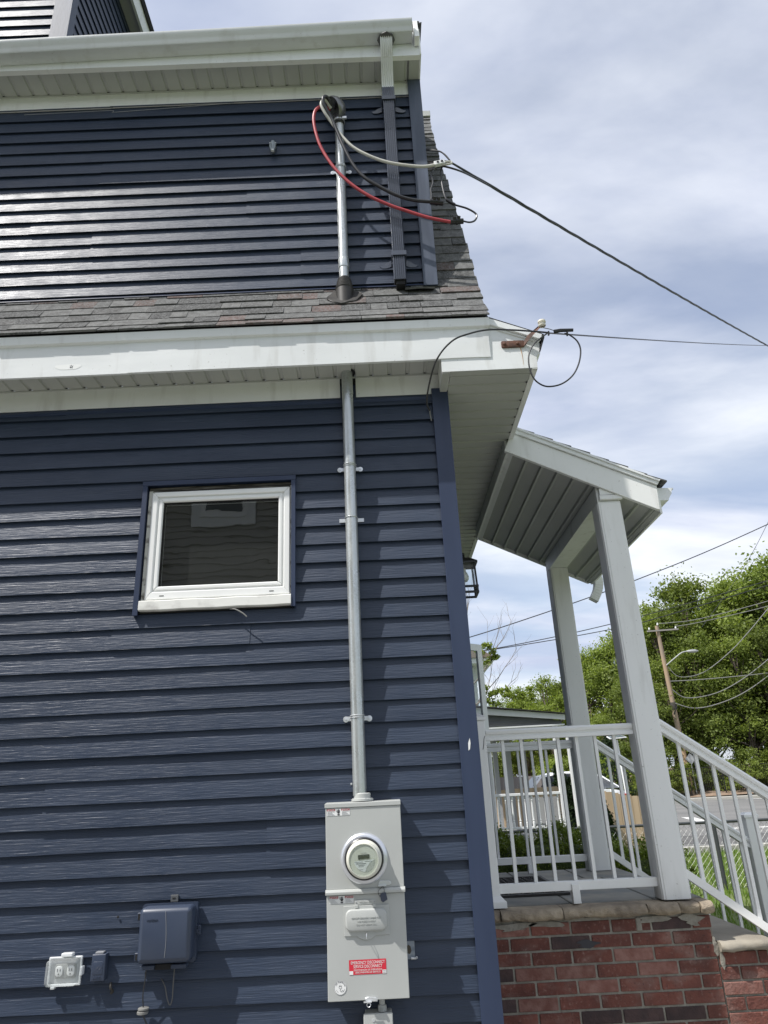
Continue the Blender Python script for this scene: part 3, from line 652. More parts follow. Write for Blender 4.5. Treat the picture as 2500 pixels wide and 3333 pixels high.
# --- third-floor dormer, top left
dm = box('dormer', -4.6, -2.395, .32, 3.4, 6.75, 9.2, navy, house)
for j in range(18): course(-4.6, -2.52, 7.05+j*.119, .119, dm, y=.32)
for j in range(18):
    zz = 7.05+j*.119
    prism('siding_panel', [(-2.395, zz+.001), (-2.378, zz), (-2.3915, zz+.119), (-2.395, zz+.119)], 'Y', .36, 3.4, siding, dm)
prism('corner_board', [(-2.522, .286), (-2.376, .286), (-2.376, .375), (-2.390, .375), (-2.390, .31), (-2.522, .31)], 'Z', 6.9, 9.15, MATS['weathered_navy_trim'], dm)
box('dormer_soffit', -2.377, -2.262, .18, 3.6, 9.150, 9.162, soffitm, dm)
prism('dormer_fascia', [(-2.261, 9.130), (-2.235, 9.130), (-2.205, 9.275), (-2.261, 9.275)], 'Y', .16, 3.6, white, dm)
prism('dormer_roof', [(-2.19, 9.262), (-2.165, 9.295), (-3.5, 10.1), (-3.5, 10.06)], 'Y', .14, 3.62, roofdark, dm)

# ================================================================== FRONT PORCH
porch = thing('front_porch', (1.1, 1.5, 0), 'white sloping porch roof on two square posts over a brick landing', 'porch')
sl_ = -.495
def zc(x): return 3.682+sl_*(x-.902)
YN, YF = .62, 2.40
# ceiling with its battens, one board at a time
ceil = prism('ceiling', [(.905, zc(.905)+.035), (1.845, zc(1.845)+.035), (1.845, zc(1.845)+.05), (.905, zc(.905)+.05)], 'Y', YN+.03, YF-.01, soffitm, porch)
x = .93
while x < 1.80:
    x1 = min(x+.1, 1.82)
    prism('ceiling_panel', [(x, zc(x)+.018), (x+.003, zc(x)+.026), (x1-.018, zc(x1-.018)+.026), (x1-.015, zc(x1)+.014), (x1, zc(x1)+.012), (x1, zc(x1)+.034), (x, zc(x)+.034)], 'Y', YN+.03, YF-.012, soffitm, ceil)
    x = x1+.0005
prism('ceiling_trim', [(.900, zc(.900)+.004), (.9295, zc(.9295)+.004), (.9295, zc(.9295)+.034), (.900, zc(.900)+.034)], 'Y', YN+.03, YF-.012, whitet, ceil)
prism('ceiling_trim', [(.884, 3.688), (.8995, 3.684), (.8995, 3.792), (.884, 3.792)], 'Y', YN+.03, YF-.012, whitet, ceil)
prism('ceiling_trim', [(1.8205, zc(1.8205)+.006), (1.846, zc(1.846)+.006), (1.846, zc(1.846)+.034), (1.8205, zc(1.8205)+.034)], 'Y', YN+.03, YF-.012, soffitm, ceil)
def rake(y0, y1, nm):
    return prism(nm, [(.870, 3.698), (.930, 3.829), (1.846, 3.392), (1.838, 3.224), (1.825, 3.226)], 'Y', y0, y1, whitet, porch, bev=.002)
rake(YN, YN+.028, 'rake_board'); rake(YF-.01, YF+.012, 'rake_board')
for a, b in ((YN-.014, YN+.03), (YF-.02, YF+.026)):
    prism('rake_trim', [(.930, 3.8305), (.945, 3.867), (1.868, 3.424), (1.848, 3.3945)], 'Y', a, b, white, porch, bev=.002)
    prism('rake_bead', [(.945, 3.856), (.951, 3.869), (1.868, 3.426), (1.860, 3.4155)], 'Y', a-.010, a-.001, white, porch)
prf = prism('porch_roof', [(.930, 3.856), (.930, 3.872), (1.880, 3.416), (1.874, 3.4045)], 'Y', YN-.012, YF+.02, roofdark, porch)
for j in range(8):
    xa = .965+j*.118; xb = xa+.118
    za, zb = 3.872+sl_*.97*(xa-.930), 3.872+sl_*.97*(xb-.930)
    y = YN-.02-.004*(j % 2)
    while y < YF:
        yl = min(y+random.uniform(.18, .34), YF+.03)
        prism('shingle', [(xa-.02, za+.010), (xb, zb+.006), (xb+.001, zb+.014+.003*random.random()), (xa-.02, za+.014)], 'Y', y, yl-.002, shingle, prf)
        if yl >= YF+.02: break
        y = yl
pf = box('eave_fascia', 1.8475, 1.862, YN+.029, YF-.02, 3.21, 3.39, whitet, porch)
pgp = [(1.8625, 3.300), (1.920, 3.300), (1.924, 3.312), (1.936, 3.330), (1.948, 3.345), (1.952, 3.372), (1.966, 3.378), (1.966, 3.386), (1.942, 3.386), (1.940, 3.350), (1.914, 3.312), (1.868, 3.306), (1.868, 3.388), (1.8625, 3.388)]
prism('porch_gutter', pgp, 'Y', YN+.035, YF, white, porch, smooth=True)
prism('gutter_end_cap', [(1.8625, 3.3002), (1.920, 3.3002), (1.924, 3.312), (1.936, 3.330), (1.948, 3.345), (1.952, 3.372), (1.966, 3.386), (1.8625, 3.388)], 'Y', YN+.0315, YN+.0348, white, porch)
pe = [(2.335, 3.31), (2.335, 3.27)]
# downspout elbow hanging under the far end of the gutter
V, F = [], []
path = [(1.880, 2.33, 3.32), (1.893, 2.33, 3.26), (1.896, 2.33, 3.20), (1.880, 2.33, 3.14), (1.850, 2.33, 3.085), (1.832, 2.33, 3.055)]
cp = catmull(path, 5); prof = [(-.036, -.034), (-.018, -.038), (0, -.034), (.018, -.038), (.036, -.034), (.036, .034), (-.036, .034)]
for i, p in enumerate(cp):
    d = (cp[min(i+1, len(cp)-1)]-cp[max(i-1, 0)]).normalized(); nrm = Vector((d.z, 0, -d.x)); q = 1+.05*(i % 2)
    for (u, v) in prof: V.append(tuple(p+Vector((0, 1, 0))*u*q+nrm*v*q))
for i in range(len(cp)-1):
    for j in range(7): F.append([i*7+j, i*7+(j+1) % 7, (i+1)*7+(j+1) % 7, (i+1)*7+j])
F += [list(range(7)), [(len(cp)-1)*7+j for j in range(7)]]
obj('downspout_elbow', V, F, whitet, porch)
# header beam and posts
beam = prism('beam', [(1.452, 3.312), (1.598, 3.312), (1.598, zc(1.598)+.011), (1.452, zc(1.452)+.011)], 'Y', .662, 2.30, whitet, porch)
box('beam_end', 1.462, 1.612, .632, .6605, 3.318, 3.350, whitet, beam, .003)
prism('beam_end_block', [(1.468, 3.3515), (1.606, 3.3515), (1.606, zc(1.606)-.002), (1.468, zc(1.468)-.002)], 'Y', .634, .660, whitet, beam)
for y in (.652, 2.150):
    p = box('post', 1.451, 1.600, y, y+.148, .984, 3.311, postm, porch, .003)
    for a, b in ((1.464, 1.5865),):
        box('post_facing', a, b, y-.0035, y-.0005, .9845, 3.30, postm, p, .001)
        prism('post_facing', [(1.4475, y+.013), (1.4505, y+.013), (1.4505, y+.135), (1.4475, y+.135)], 'Z', .9845, 3.30, postm, p)
    prism('post_facing', [(1.6005, y+.013), (1.6035, y+.013), (1.6035, y+.135), (1.6005, y+.135)], 'Z', .9845, 3.30, postm, p)

# --- brick landing: every brick a piece of its own, mortar behind
bb = thing('brick_landing', (1.1, 1.4, 0), 'red brick landing with rough stone cap beneath the porch posts', 'landing')
core = box('mortar_bed', .45, 1.668, .626, 2.36, -.02, .925, mortar, bb)
BP, BL, BH, CP = .2145, .2035, .0565, .0672
bproto = bmobj('brick', boxbm(-BL/2, BL/2, -.045, .045, -BH/2, BH/2, .003), brickm, core)
bme = bproto.data; bme_d = bme.copy(); bme_d.materials.clear(); bme_d.materials.append(brickd); bme_p = bme.copy(); bme_p.materials.clear(); bme_p.materials.append(brickp)
bpy.data.objects.remove(bproto)
def brick(cx, cz, w, yf=.62, kind='r', par=core):
    me = {'r': bme, 'd': bme_d, 'p': bme_p}[kind]
    o = bpy.data.objects.new('brick', me); COL.objects.link(o); o.parent = par
    o.location = Vector((cx, yf+.045+random.uniform(-.002, .002), cz))-wloc(par); o.scale.x = w/BL
    o.rotation_euler = (random.uniform(-.006, .006), random.uniform(-.005, .005), random.uniform(-.008, .008)); return o
DARK = {(1, 2), (3, 0), (6, 2), (6, 3), (6, 4), (5, 0), (0, 4)}; PALE = {(0, 0), (3, 1), (3, 2), (3, 4), (4, 2), (2, 3), (5, 1)}
for c_ in range(14):
    zt = .909-c_*CP; off = 1.033+(BP/2 if c_ % 2 == 0 else 0)+random.uniform(-.008, .008)
    xs = off-BP*3; k = 0
    while xs < 1.668:
        a, b = max(xs, .452), min(xs+BL, 1.668)
        if b-a > .03:
            kk = 'd' if (c_, k) in DARK else 'p' if (c_, k) in PALE else 'r'
            brick((a+b)/2, zt-BH/2, b-a, kind=kk); k += 1
        xs += BP
box('mortar_patch', 1.27, 1.30, .6165, .66, .85, .915, mortar, core, .004)
def blob(name, x, z, rx, rz, par, mat, n=14, y=.6155):
    P = [(x+rx*math.cos(a)*(1+.35*math.sin(a*3+x*20)+.2*math.sin(a*5)), y, z+rz*math.sin(a)*(1+.35*math.cos(a*2+x*9))) for a in np.linspace(0, 2*math.pi, n, endpoint=False)]
    V = P+[(p[0], y+.02, p[2]) for p in P]
    return obj(name, V, [list(range(n))[::-1]]+[[i, (i+1) % n, n+(i+1) % n, n+i] for i in range(n)], mat, par)
for a in ((.62, .898, .10, .022), (.80, .905, .09, .016), (1.36, .903, .08, .020), (1.57, .893, .055, .028), (1.668, .765, .014, .035), (1.69, .71, .012, .04)): blob('mortar_smear', a[0], a[1], a[2], a[3], core, mortar)
blob('tar_stain', 1.00, .805, .055, .016, core, M('tar', (.03, .03, .036), .6), y=.6165)
# stair cheek and treads running down towards the street
stairs = thing('front_steps', (2.2, 1.4, 0), 'stone treads on brick going down from the landing to the lawn', 'steps')
for k in range(4):
    zt = .788-k*.197; x0 = 1.672+k*.262; x1 = x0+.262
    ck = box('brick_core', x0 if k == 0 else x0-.0005, x1-.001, .628, 2.36, -.02, zt-.046, mortar, stairs)
    for c_ in range(14):
        z2 = zt-.052-c_*CP
        if z2 < .02: break
        xs = x0-(BP/2 if c_ % 2 else 0)-.02*k
        while xs < x1:
            a, b = max(xs, x0+.004), min(xs+BL, x1)
            if b-a > .03: brick((a+b)/2, z2-BH/2, b-a, kind=random.choice('rrrrp'), par=ck)
            xs += BP
# rough-faced stones: a grid box whose front is broken up
def rough(name, x0, x1, y0, y1, z0, z1, par, mat, amp=.022, nx=18, nz=6, top=.006):
    V = []; F = []; sd = random.random()*50
    def nz_(x, z, q): return math.sin(x*41+sd+q)*.4+math.sin(x*97+z*70+sd*2)*.3+math.sin(x*17+z*33+sd*3)*.5
    rows = []
    for j in range(nz+1):
        z = z0+(z1-z0)*j/nz; e = (abs(j/nz-.5)*2)**3
        rows.append([(x0+(x1-x0)*i/nx, y0+amp*(nz_(x0+(x1-x0)*i/nx, z, 0)*.6+e*.9)+(.006 if i in (0, nx) else 0), z+(.005*nz_(x0+(x1-x0)*i/nx, 0, 5) if j == 0 else 0)) for i in range(nx+1)])
    rows.append([(x0+(x1-x0)*i/nx, y0+.06, z1+top*.3*nz_(x0+(x1-x0)*i/nx, 1, 3)) for i in range(nx+1)])
    rows.append([(x0+(x1-x0)*i/nx, y1, z1) for i in range(nx+1)])
    rows.append([(x0+(x1-x0)*i/nx, y1, z0) for i in range(nx+1)])
    for r_ in rows: V += r_
    m_ = nx+1; n_ = len(rows)
    for j in range(n_):
        for i in range(nx): F.append([j*m_+i, j*m_+i+1, ((j+1) % n_)*m_+i+1, ((j+1) % n_)*m_+i])
    F.append([j*m_ for j in range(n_)]); F.append([j*m_+nx for j in range(n_)][::-1])
    bm = bmesh.new(); vs = [bm.verts.new(v) for v in V]
    for f in F: bm.faces.new([vs[q] for q in f])
    return shade(bmobj(name, bm, mat, par), 50)
for a, b in ((.446, .555), (.558, .885), (.889, 1.335), (1.339, 1.505), (1.509, 1.612), (1.616, 1.686)): rough('cap_stone', a, b, .578+random.uniform(-.006, .006), .74, .925, .976, bb, stonem, nx=max(6, int((b-a)*70)))
for k in range(4):
    zt = .788-k*.197; x0 = 1.685+k*.262
    rough('tread_stone', x0 if k == 0 else x0-.012, x0+.282, .575, 2.40, zt-.046, zt, stairs, treadm, nx=14)
# flagstones of the landing floor
for (x0, x1, y0, y1) in ((.448, .96, .745, 1.34), (.968, 1.42, .745, 1.22), (1.428, 1.688, .745, 1.62), (.448, .86, 1.348, 2.37), (.868, 1.42, 1.228, 1.80), (.868, 1.30, 1.808, 2.37), (1.308, 1.688, 1.808, 2.37), (1.428, 1.688, 1.628, 1.80)):
    box('flagstone', x0, x1, y0, y1, .93, .981+random.uniform(-.0015, .0015), flagm, bb, .004)
box('joint_bed', .447, 1.686, .742, 2.372, .926, .9745, mortar, bb)
# door mat
mat_ = thing('door_mat', (.82, 1.48, .982), 'black openwork rubber mat on the grey flagstone landing', 'mat')
for (x0, x1, y0, y1) in ((.60, 1.035, 1.03, 1.055), (.60, 1.035, 1.90, 1.925), (.60, .625, 1.055, 1.90), (1.01, 1.035, 1.055, 1.90)): box('border', x0, x1, y0, y1, .983, .996, rubber, mat_, .002)
for i in range(12):
    for j in range(6):
        V, F = [], []
        cx, cy = .655+j*.066, 1.095+i*.07
        c = [(cx+.027*math.cos(t), cy+.030*math.sin(t), .989) for t in np.linspace(0, 2*math.pi, 9)]
        if i == j == 0:
            V, F = tubedata(c, .0055, 5); ring = obj('scroll', V, F, rubber, mat_)
        else: dup(ring, ring.location+Vector((j*.066, i*.07, 0)), mat_)

# ================================================================== RAILINGS
railp = [(-.030, 0), (.030, 0), (.030, .018), (.022, .022), (.022, .032), (.033, .036), (.036, .050), (.028, .062), (-.028, .062), (-.036, .050), (-.033, .036), (-.022, .032), (-.022, .022), (-.030, .018)]
def railing(name, loc, label, y, x0, x1, xb, foot=None, postx=None):
    t = thing(name, loc, label, 'railing', 'porch railings')
    prism('top_rail', [(y+a, 1.848+b) for a, b in railp], 'X', x0, x1, vinyl, t)
    box('bottom_rail', x0, x1, y-.022, y+.022, 1.046, 1.092, vinyl, t, .002)
    for i, x in enumerate(xb):
        if i == 0: b0 = box('baluster', x-.0095, x+.0095, y-.0095, y+.0095, 1.0915, 1.8485, vinyl, t, .0012)
        else: dup(b0, b0.location+Vector((x-xb[0], 0, 0)), t)
    if foot: box('foot_block', foot-.021, foot+.021, y-.034, y+.01, .982, 1.0455 if y > 1 else 1.078, vinyl, t, .002)
    if postx:
        p = box('rail_post', postx-.034, postx+.034, y-.034, y+.034, .983, 1.965, vinyl, t, .002)
        V = [(postx+a*.042, y+b*.042, 1.966) for a, b in ((-1, -1), (1, -1), (1, 1), (-1, 1))]+[(postx+a*.042, y+b*.042, 1.985) for a, b in ((-1, -1), (1, -1), (1, 1), (-1, 1))]+[(postx, y, 2.012)]
        obj('post_cap', V, [[3, 2, 1, 0], [0, 1, 5, 4], [1, 2, 6, 5], [2, 3, 7, 6], [3, 0, 4, 7], [4, 5, 8], [5, 6, 8], [6, 7, 8], [7, 4, 8]], vinyl, p)
        V = [(postx+a*.062, y+b*.062, .9825) for a, b in ((-1, -1), (1, -1), (1, 1), (-1, 1))]+[(postx+a*.062, y+b*.062, 1.012) for a, b in ((-1, -1), (1, -1), (1, 1), (-1, 1))]+[(postx+a*.036, y+b*.036, 1.038) for a, b in ((-1, -1), (1, -1), (1, 1), (-1, 1))]
        obj('base_trim', V, [[3, 2, 1, 0]]+[[i+j*4, (i+1) % 4+j*4, (i+1) % 4+4+j*4, i+4+j*4] for i in range(4) for j in range(2)]+[[8, 9, 10, 11]], vinyl, p)
    return t
r1 = railing('porch_railing', (1.0, .72, .98), 'white porch railing nearest the house corner, in front of the door mat', .72, .578, 1.4465, [.675, .784, .893, 1.003, 1.112, 1.222, 1.335], .992, .542)
tube('pen_mark', [(.553, .6855, 1.80), (.560, .6855, 1.825), (.565, .6855, 1.86), (.572, .6855, 1.875)], .002, ink, r1, 5, 3)
railing('porch_railing', (1.0, 2.22, .98), 'white porch railing on the far side of the landing, before the hedge', 2.22, .50, 1.4465, [.57, .68, .79, .90, 1.015, 1.124, 1.237, 1.348], 1.02)
def stair_rail(label, y, x0, xb, xend, newel):
    t = thing('stair_railing', (x0+.4, y, .6), label, 'railing', 'stair railings')
    g = -.733; z0 = 1.862
    def sk(P, a, b, zo):
        V = []; k = len(P)
        for xx in (a, b): V += [(xx, y+u, zo+g*(xx-x0)+v*1.2) for u, v in P]
        return V, [list(range(k))[::-1], list(range(k, 2*k))]+[[j, (j+1) % k, k+(j+1) % k, k+j] for j in range(k)]
    V, F = sk(railp, x0, xend, z0); bm = obj('top_rail', V, F, vinyl, t)
    V, F = sk([(-.022, 0), (.022, 0), (.022, .042), (-.022, .042)], x0, xend, 1.085); obj('bottom_rail', V, F, vinyl, t)
    for i, x in enumerate(xb):
        o = bmobj('baluster', boxbm(x-.0095, x+.0095, y-.0095, y+.0095, 1.105+g*(x-x0), 1.868+g*(x-x0), .0012), vinyl, t) if i == 0 else dup(o, o.location+Vector((xb[i]-xb[i-1], 0, g*(xb[i]-xb[i-1]))), t)
    zt = 1.29
    p = box('newel_post', newel-.046, newel+.046, y-.046, y+.046, .0, zt, vinyl, t, .003)
    V = [(newel+a*.054, y+b*.054, zt+.0005) for a, b in ((-1, -1), (1, -1), (1, 1), (-1, 1))]+[(newel+a*.054, y+b*.054, zt+.018) for a, b in ((-1, -1), (1, -1), (1, 1), (-1, 1))]+[(newel+a*.03, y+b*.03, zt+.036) for a, b in ((-1, -1), (1, -1), (1, 1), (-1, 1))]
    obj('post_cap', V, [[3, 2, 1, 0]]+[[i+j*4, (i+1) % 4+j*4, (i+1) % 4+4+j*4, i+4+j*4] for i in range(4) for j in range(2)]+[[8, 9, 10, 11]], vinyl, p)
    return t
stair_rail('white sloping stair railing nearest the camera, leaving the near post', .725, 1.604, [1.71+.0895*i for i in range(11)], 2.70, 2.745)
stair_rail('white sloping stair railing behind the near one, ending at a capped newel post', 2.22, 1.604, [1.72+.112*i for i in range(9)], 2.68, 2.718)

# ================================================================== LANTERN, STORM DOOR
ln = thing('wall_lantern', (.60, 1.3, 2.88), 'black wall lantern with clear panes and bulb by the house corner', 'lantern')
lx, ly = .610, 1.30
box('back_plate', .447, .462, ly-.06, ly+.06, 2.92, 3.22, black, ln, .003)
tube('arm', [(.455, ly, 3.19), (.53, ly, 3.205), (lx, ly, 3.20), (lx, ly, 3.165)], .009, black, ln, 8, 5)
lathe('finial', [(0, .055), (.012, .05), (.014, .03), (.008, .025), (.022, .012), (.024, 0), (0, 0)], (lx, ly, 3.155), 'Z', black, ln, 14)
def sqring(name, h0, h1, z0, z1, par): 
    V = [(lx+a*h0, ly+b*h0, z0) for a, b in ((-1, -1), (1, -1), (1, 1), (-1, 1))]+[(lx+a*h1, ly+b*h1, z1) for a, b in ((-1, -1), (1, -1), (1, 1), (-1, 1))]
    return obj(name, V, [[3, 2, 1, 0], [0, 1, 5, 4], [1, 2, 6, 5], [2, 3, 7, 6], [3, 0, 4, 7], [4, 5, 6, 7]], black, par)
sqring('roof', .092, .045, 3.120, 3.156, ln); sqring('roof_rim', .092, .092, 3.106, 3.1195, ln)
for a, b in ((-1, -1), (1, -1), (1, 1), (-1, 1)):
    V = []
    for hh, z in ((.076, 2.94), (.070, 3.106)):
        for u, v in ((-.006, -.006), (.006, -.006), (.006, .006), (-.006, .006)): V.append((lx+a*hh+u, ly+b*hh+v, z))
    obj('frame_bar', V, [[3, 2, 1, 0], [4, 5, 6, 7], [0, 1, 5, 4], [1, 2, 6, 5], [2, 3, 7, 6], [3, 0, 4, 7]], black, ln)
for zz in (2.884, 2.926):
    frame = bmesh.new()
    for b in ((lx-.086, lx+.086, ly-.086, ly-.070), (lx-.086, lx+.086, ly+.070, ly+.086), (lx-.086, lx-.070, ly-.070, ly+.070), (lx+.070, lx+.086, ly-.070, ly+.070)):
        t = boxbm(b[0], b[1], b[2], b[3], zz, zz+.014); me = bpy.data.meshes.new('t'); t.to_mesh(me); t.free(); frame.from_mesh(me); bpy.data.meshes.remove(me)
    bmobj('base_ring', frame, black, ln)
for a, b in ((-1, -1), (1, -1), (1, 1), (-1, 1)): box('base_stub', lx+a*.078-.006, lx+a*.078+.006, ly+b*.078-.006, ly+b*.078+.006, 2.898, 2.926, black, ln)
for (p, q) in (((-.068, -.068), (.068, -.068)), ((.068, -.068), (.068, .068)), ((.068, .068), (-.068, .068)), ((-.068, .068), (-.068, -.068))):
    obj('pane', [(lx+p[0], ly+p[1], 2.942), (lx+q[0], ly+q[1], 2.942), (lx+q[0]*.95, ly+q[1]*.95, 3.105), (lx+p[0]*.95, ly+p[1]*.95, 3.105)], [[0, 1, 2, 3]], clear, ln)
lathe('bulb', [(0, 0), (.018, .003), (.03, .02), (.032, .04), (.024, .062), (.014, .08), (.013, .10)], (lx, ly, 2.985), 'Z', bulbm, ln, 18, 60)
sd = thing('storm_door', (.74, 3.9, .98), 'white framed glass storm door standing open behind the porch railing', 'door')
dx0, dx1, dy0, dy1 = .47, 1.04, 3.55, 3.98
def dpt(t, z, off=0): return (dx0+(dx1-dx0)*t+off*.6, dy0+(dy1-dy0)*t-off*.8, z)
def dbar(name, t0, t1, z0, z1, par=sd, th=.016):
    V = [dpt(t, z, o) for o in (-th, th) for t in (t0, t1) for z in (z0, z1)]
    return obj(name, V, [[0, 1, 3, 2], [4, 6, 7, 5], [0, 4, 5, 1], [2, 3, 7, 6], [0, 2, 6, 4], [1, 5, 7, 3]], nwhite, par)
dbar('stile', 0, .07, .99, 3.02); dbar('stile', .91, 1, .99, 3.02); dbar('rail', .0702, .9098, 2.95, 3.02); dbar('rail', .0702, .9098, 1.0, 1.25); dbar('rail', .0702, .9098, 2.02, 2.05)
obj('pane', [dpt(.07, 1.25), dpt(.91, 1.25), dpt(.91, 2.95), dpt(.07, 2.95)], [[0, 1, 2, 3]], frost, sd)

# ================================================================== ELECTRICAL SERVICE ON THE WALL
SF = -.0205   # outer face of the siding
mp_ = thing('meter_panel', (-.131, -.02, .777), 'tall grey electric meter panel with round meter and warning stickers', 'meter panel')
X0, X1 = -.304, .043
box('enclosure', X0+.004, X1-.004, -.122, -.019, .781, 1.552, metergrey, mp_, .003)
prism('top_cap', [(-.137, 1.538), (-.1225, 1.538), (-.1225, 1.5525), (-.018, 1.5525), (-.018, 1.5605), (-.137, 1.556)], 'X', X0-.003, X1+.002, metergrey, mp_, bev=.001)
uc = box('meter_cover', X0, X1, -.133, -.1225, 1.2, 1.5375, metergrey, mp_, .002)
prism('cover_lip', [(-.1335, 1.178), (-.146, 1.180), (-.147, 1.190), (-.141, 1.1995), (-.1335, 1.2005), (-.1225, 1.2005), (-.1225, 1.178)], 'X', X0-.004, X1+.004, metergrey, mp_, bev=.001)
lc = box('breaker_cover', X0, X1, -.133, -.1225, .777, 1.1775, metergrey, mp_, .002)
mc = (-.131, -.133, 1.321)
lathe('mounting_ring', [(.106, 0), (.106, .004), (.102, .009), (.096, .013), (.089, .014), (.089, .004)], mc, 'Y', aluring, mp_, 48)
met = lathe('meter_base', [(.0875, .004), (.0885, .016), (.0865, .026), (.081, .030), (.081, .005)], mc, 'Y', blackp, mp_, 48)
lathe('meter_body', [(.0795, .029), (.0795, .040), (.076, .046), (.072, .052), (.070, .092), (.067, .096), (.0635, .096), (.0615, .092)], mc, 'Y', cream, met, 48, 25)
lathe('meter_face', [(.0615, .090), (.0615, .0925), (0, .0925)], mc, 'Y', cream, met, 48)
yfc = mc[1]-.0930
prism('display', [(mc[0]-.024, mc[2]+.004), (mc[0]+.026, mc[2]+.006), (mc[0]+.026, mc[2]+.023), (mc[0]-.024, mc[2]+.021)], 'Y', yfc-.0018, yfc, lcd, met)
lab = [(-.043, -.004), (.050, .003), (.028, -.011), (.014, -.028), (.006, -.047), (-.012, -.043), (-.030, -.030), (-.039, -.016)]
obj('name_plate', [(mc[0]+a, yfc-.0006, mc[2]+b) for a, b in lab], [list(range(8))[::-1]], labelw, met)
arcp = [(.051, .002), (.046, -.020), (.034, -.037), (.016, -.047), (.009, -.048), (.016, -.029), (.030, -.012)]
obj('grey_plate', [(mc[0]+a, yfc-.0004, mc[2]+b) for a, b in arcp], [list(range(7))[::-1]], M('plate_grey', (.50, .51, .47), .5), met)
box('barcode', mc[0]-.035, mc[0]+.010, yfc-.0012, yfc-.0008, mc[2]-.0150, mc[2]-.0115, inkg, met)
for (a, b, z) in ((-.040, -.004, -.0065), (.004, .034, -.0045), (-.024, .004, -.0195), (-.020, -.004, -.037), (-.012, .014, .029)): box('print_line', mc[0]+a, mc[0]+b, yfc-.0012, yfc-.0008, mc[2]+z-.0008, mc[2]+z+.0008, inkg, met)
for i in range(3): box('print_block', mc[0]-.022+i*.008, mc[0]-.018+i*.008, yfc-.0012, yfc-.0008, mc[2]-.026, mc[2]-.0225, inkg, met)
lathe('glass_cover', [(.0645, .0965), (.063, .103), (.052, .108), (.03, .110), (0, .1105)], mc, 'Y', clear, met, 40, 60)
# covers: hinged breaker door with embossed words
yc = -.1335
dr = prism('breaker_door', [(-.229, 1.134), (-.229, 1.018), (-.170, 1.018), (-.166, 1.010), (-.152, 1.003), (-.131, 1.0), (-.112, 1.003), (-.100, 1.010), (-.094, 1.018), (-.030, 1.018), (-.030, 1.134)], 'Y', yc-.005, yc, metergrey, mp_, bev=.0012)
rrbox('raised_panel', -.221, -.039, 1.036, 1.121, .026, yc-.005, yc-.020, metergrey, dr, .006)
box('hinge_plate', -.180, -.085, yc-.004, yc-.0002, 1.1365, 1.155, metergrey, mp_, .001)
for x in (-.172, -.093):
    box('hinge', x-.008, x+.008, yc-.009, yc-.0052, 1.124, 1.138, metergrey, dr, .0015); lathe('rivet', [(.0028, 0), (.0028, .003), (0, .004)], (x-.001 if x < -.1 else x+.001, yc-.004, 1.147), 'Y', inkg, dr, 10)
text('lettering', 'MILBANK', -.1325, yc-.0043, 1.1465, .011, metergrey, mp_, .052, .0012)
for i, (s, wd) in enumerate((('CIRCUIT BREAKERS ONLY ON THIS FLAP', .130), ('NO FUSES IN BOX', .078), ('DO NOT BREAK SEAL', .088))): text('lettering', s if i else 'CIRCUIT BREAKERS UNDER FLAP', -.130, yc-.0212, 1.088-i*.0128, .0085, metergrey, dr, wd, .0005)
tube('seal_pin', [(-.131, yc-.004, 1.028), (-.131, yc-.022, 1.026), (-.131, yc-.025, 1.008), (-.131, yc-.004, 1.008)], .0013, zinc, dr, 6, 3)
# hasps
hp = prism('hasp', [(-.071, 1.210), (-.071, 1.220), (-.064, 1.228), (-.024, 1.228), (-.014, 1.222), (-.014, 1.214), (-.022, 1.209)], 'Y', yc-.004, yc-.0002, zinc, mp_, bev=.0006)
box('hasp_tongue', -.072, -.036, yc-.020, yc-.0045, 1.207, 1.210, zinc, hp); lathe('rivet', [(.004, 0), (.004, .003), (0, .004)], (-.022, yc-.004, 1.219), 'Y', zinc, hp, 12)
tube('seal_wire', [(-.050, yc-.014, 1.207), (-.068, yc-.018, 1.195), (-.073, yc-.018, 1.18), (-.066, yc-.014, 1.165)], .001, ink, hp, 5, 4)
tube('seal_wire', [(-.050, yc-.014, 1.207), (-.046, yc-.016, 1.19), (-.048, yc-.014, 1.178)], .001, ink, hp, 5, 4)
prism('seal_tag', [(-.062, 1.150), (-.066, 1.172), (-.056, 1.181), (-.040, 1.182), (-.033, 1.154), (-.054, 1.143)], 'Y', yc-.018, yc-.0135, lead, hp, bev=.001)
bh = prism('bottom_hasp', [(-.146, .786), (-.132, .790), (-.100, .787), (-.092, .780), (-.094, .772), (-.135, .774), (-.146, .778)], 'Y', yc-.005, yc-.0002, zinc, mp_, bev=.0006)
box('hasp_tongue', -.152, -.118, yc-.018, yc-.006, .772, .775, zinc, bh); lathe('rivet', [(.006, 0), (.006, .003), (0, .004)], (-.101, yc-.005, .781), 'Y', zinc, bh, 12)
tube('seal_ring', [(-.131+.008*math.cos(a), yc-.012, .763+.008*math.sin(a)) for a in np.linspace(0, 6.28, 13)], .002, zinc, bh, 6)
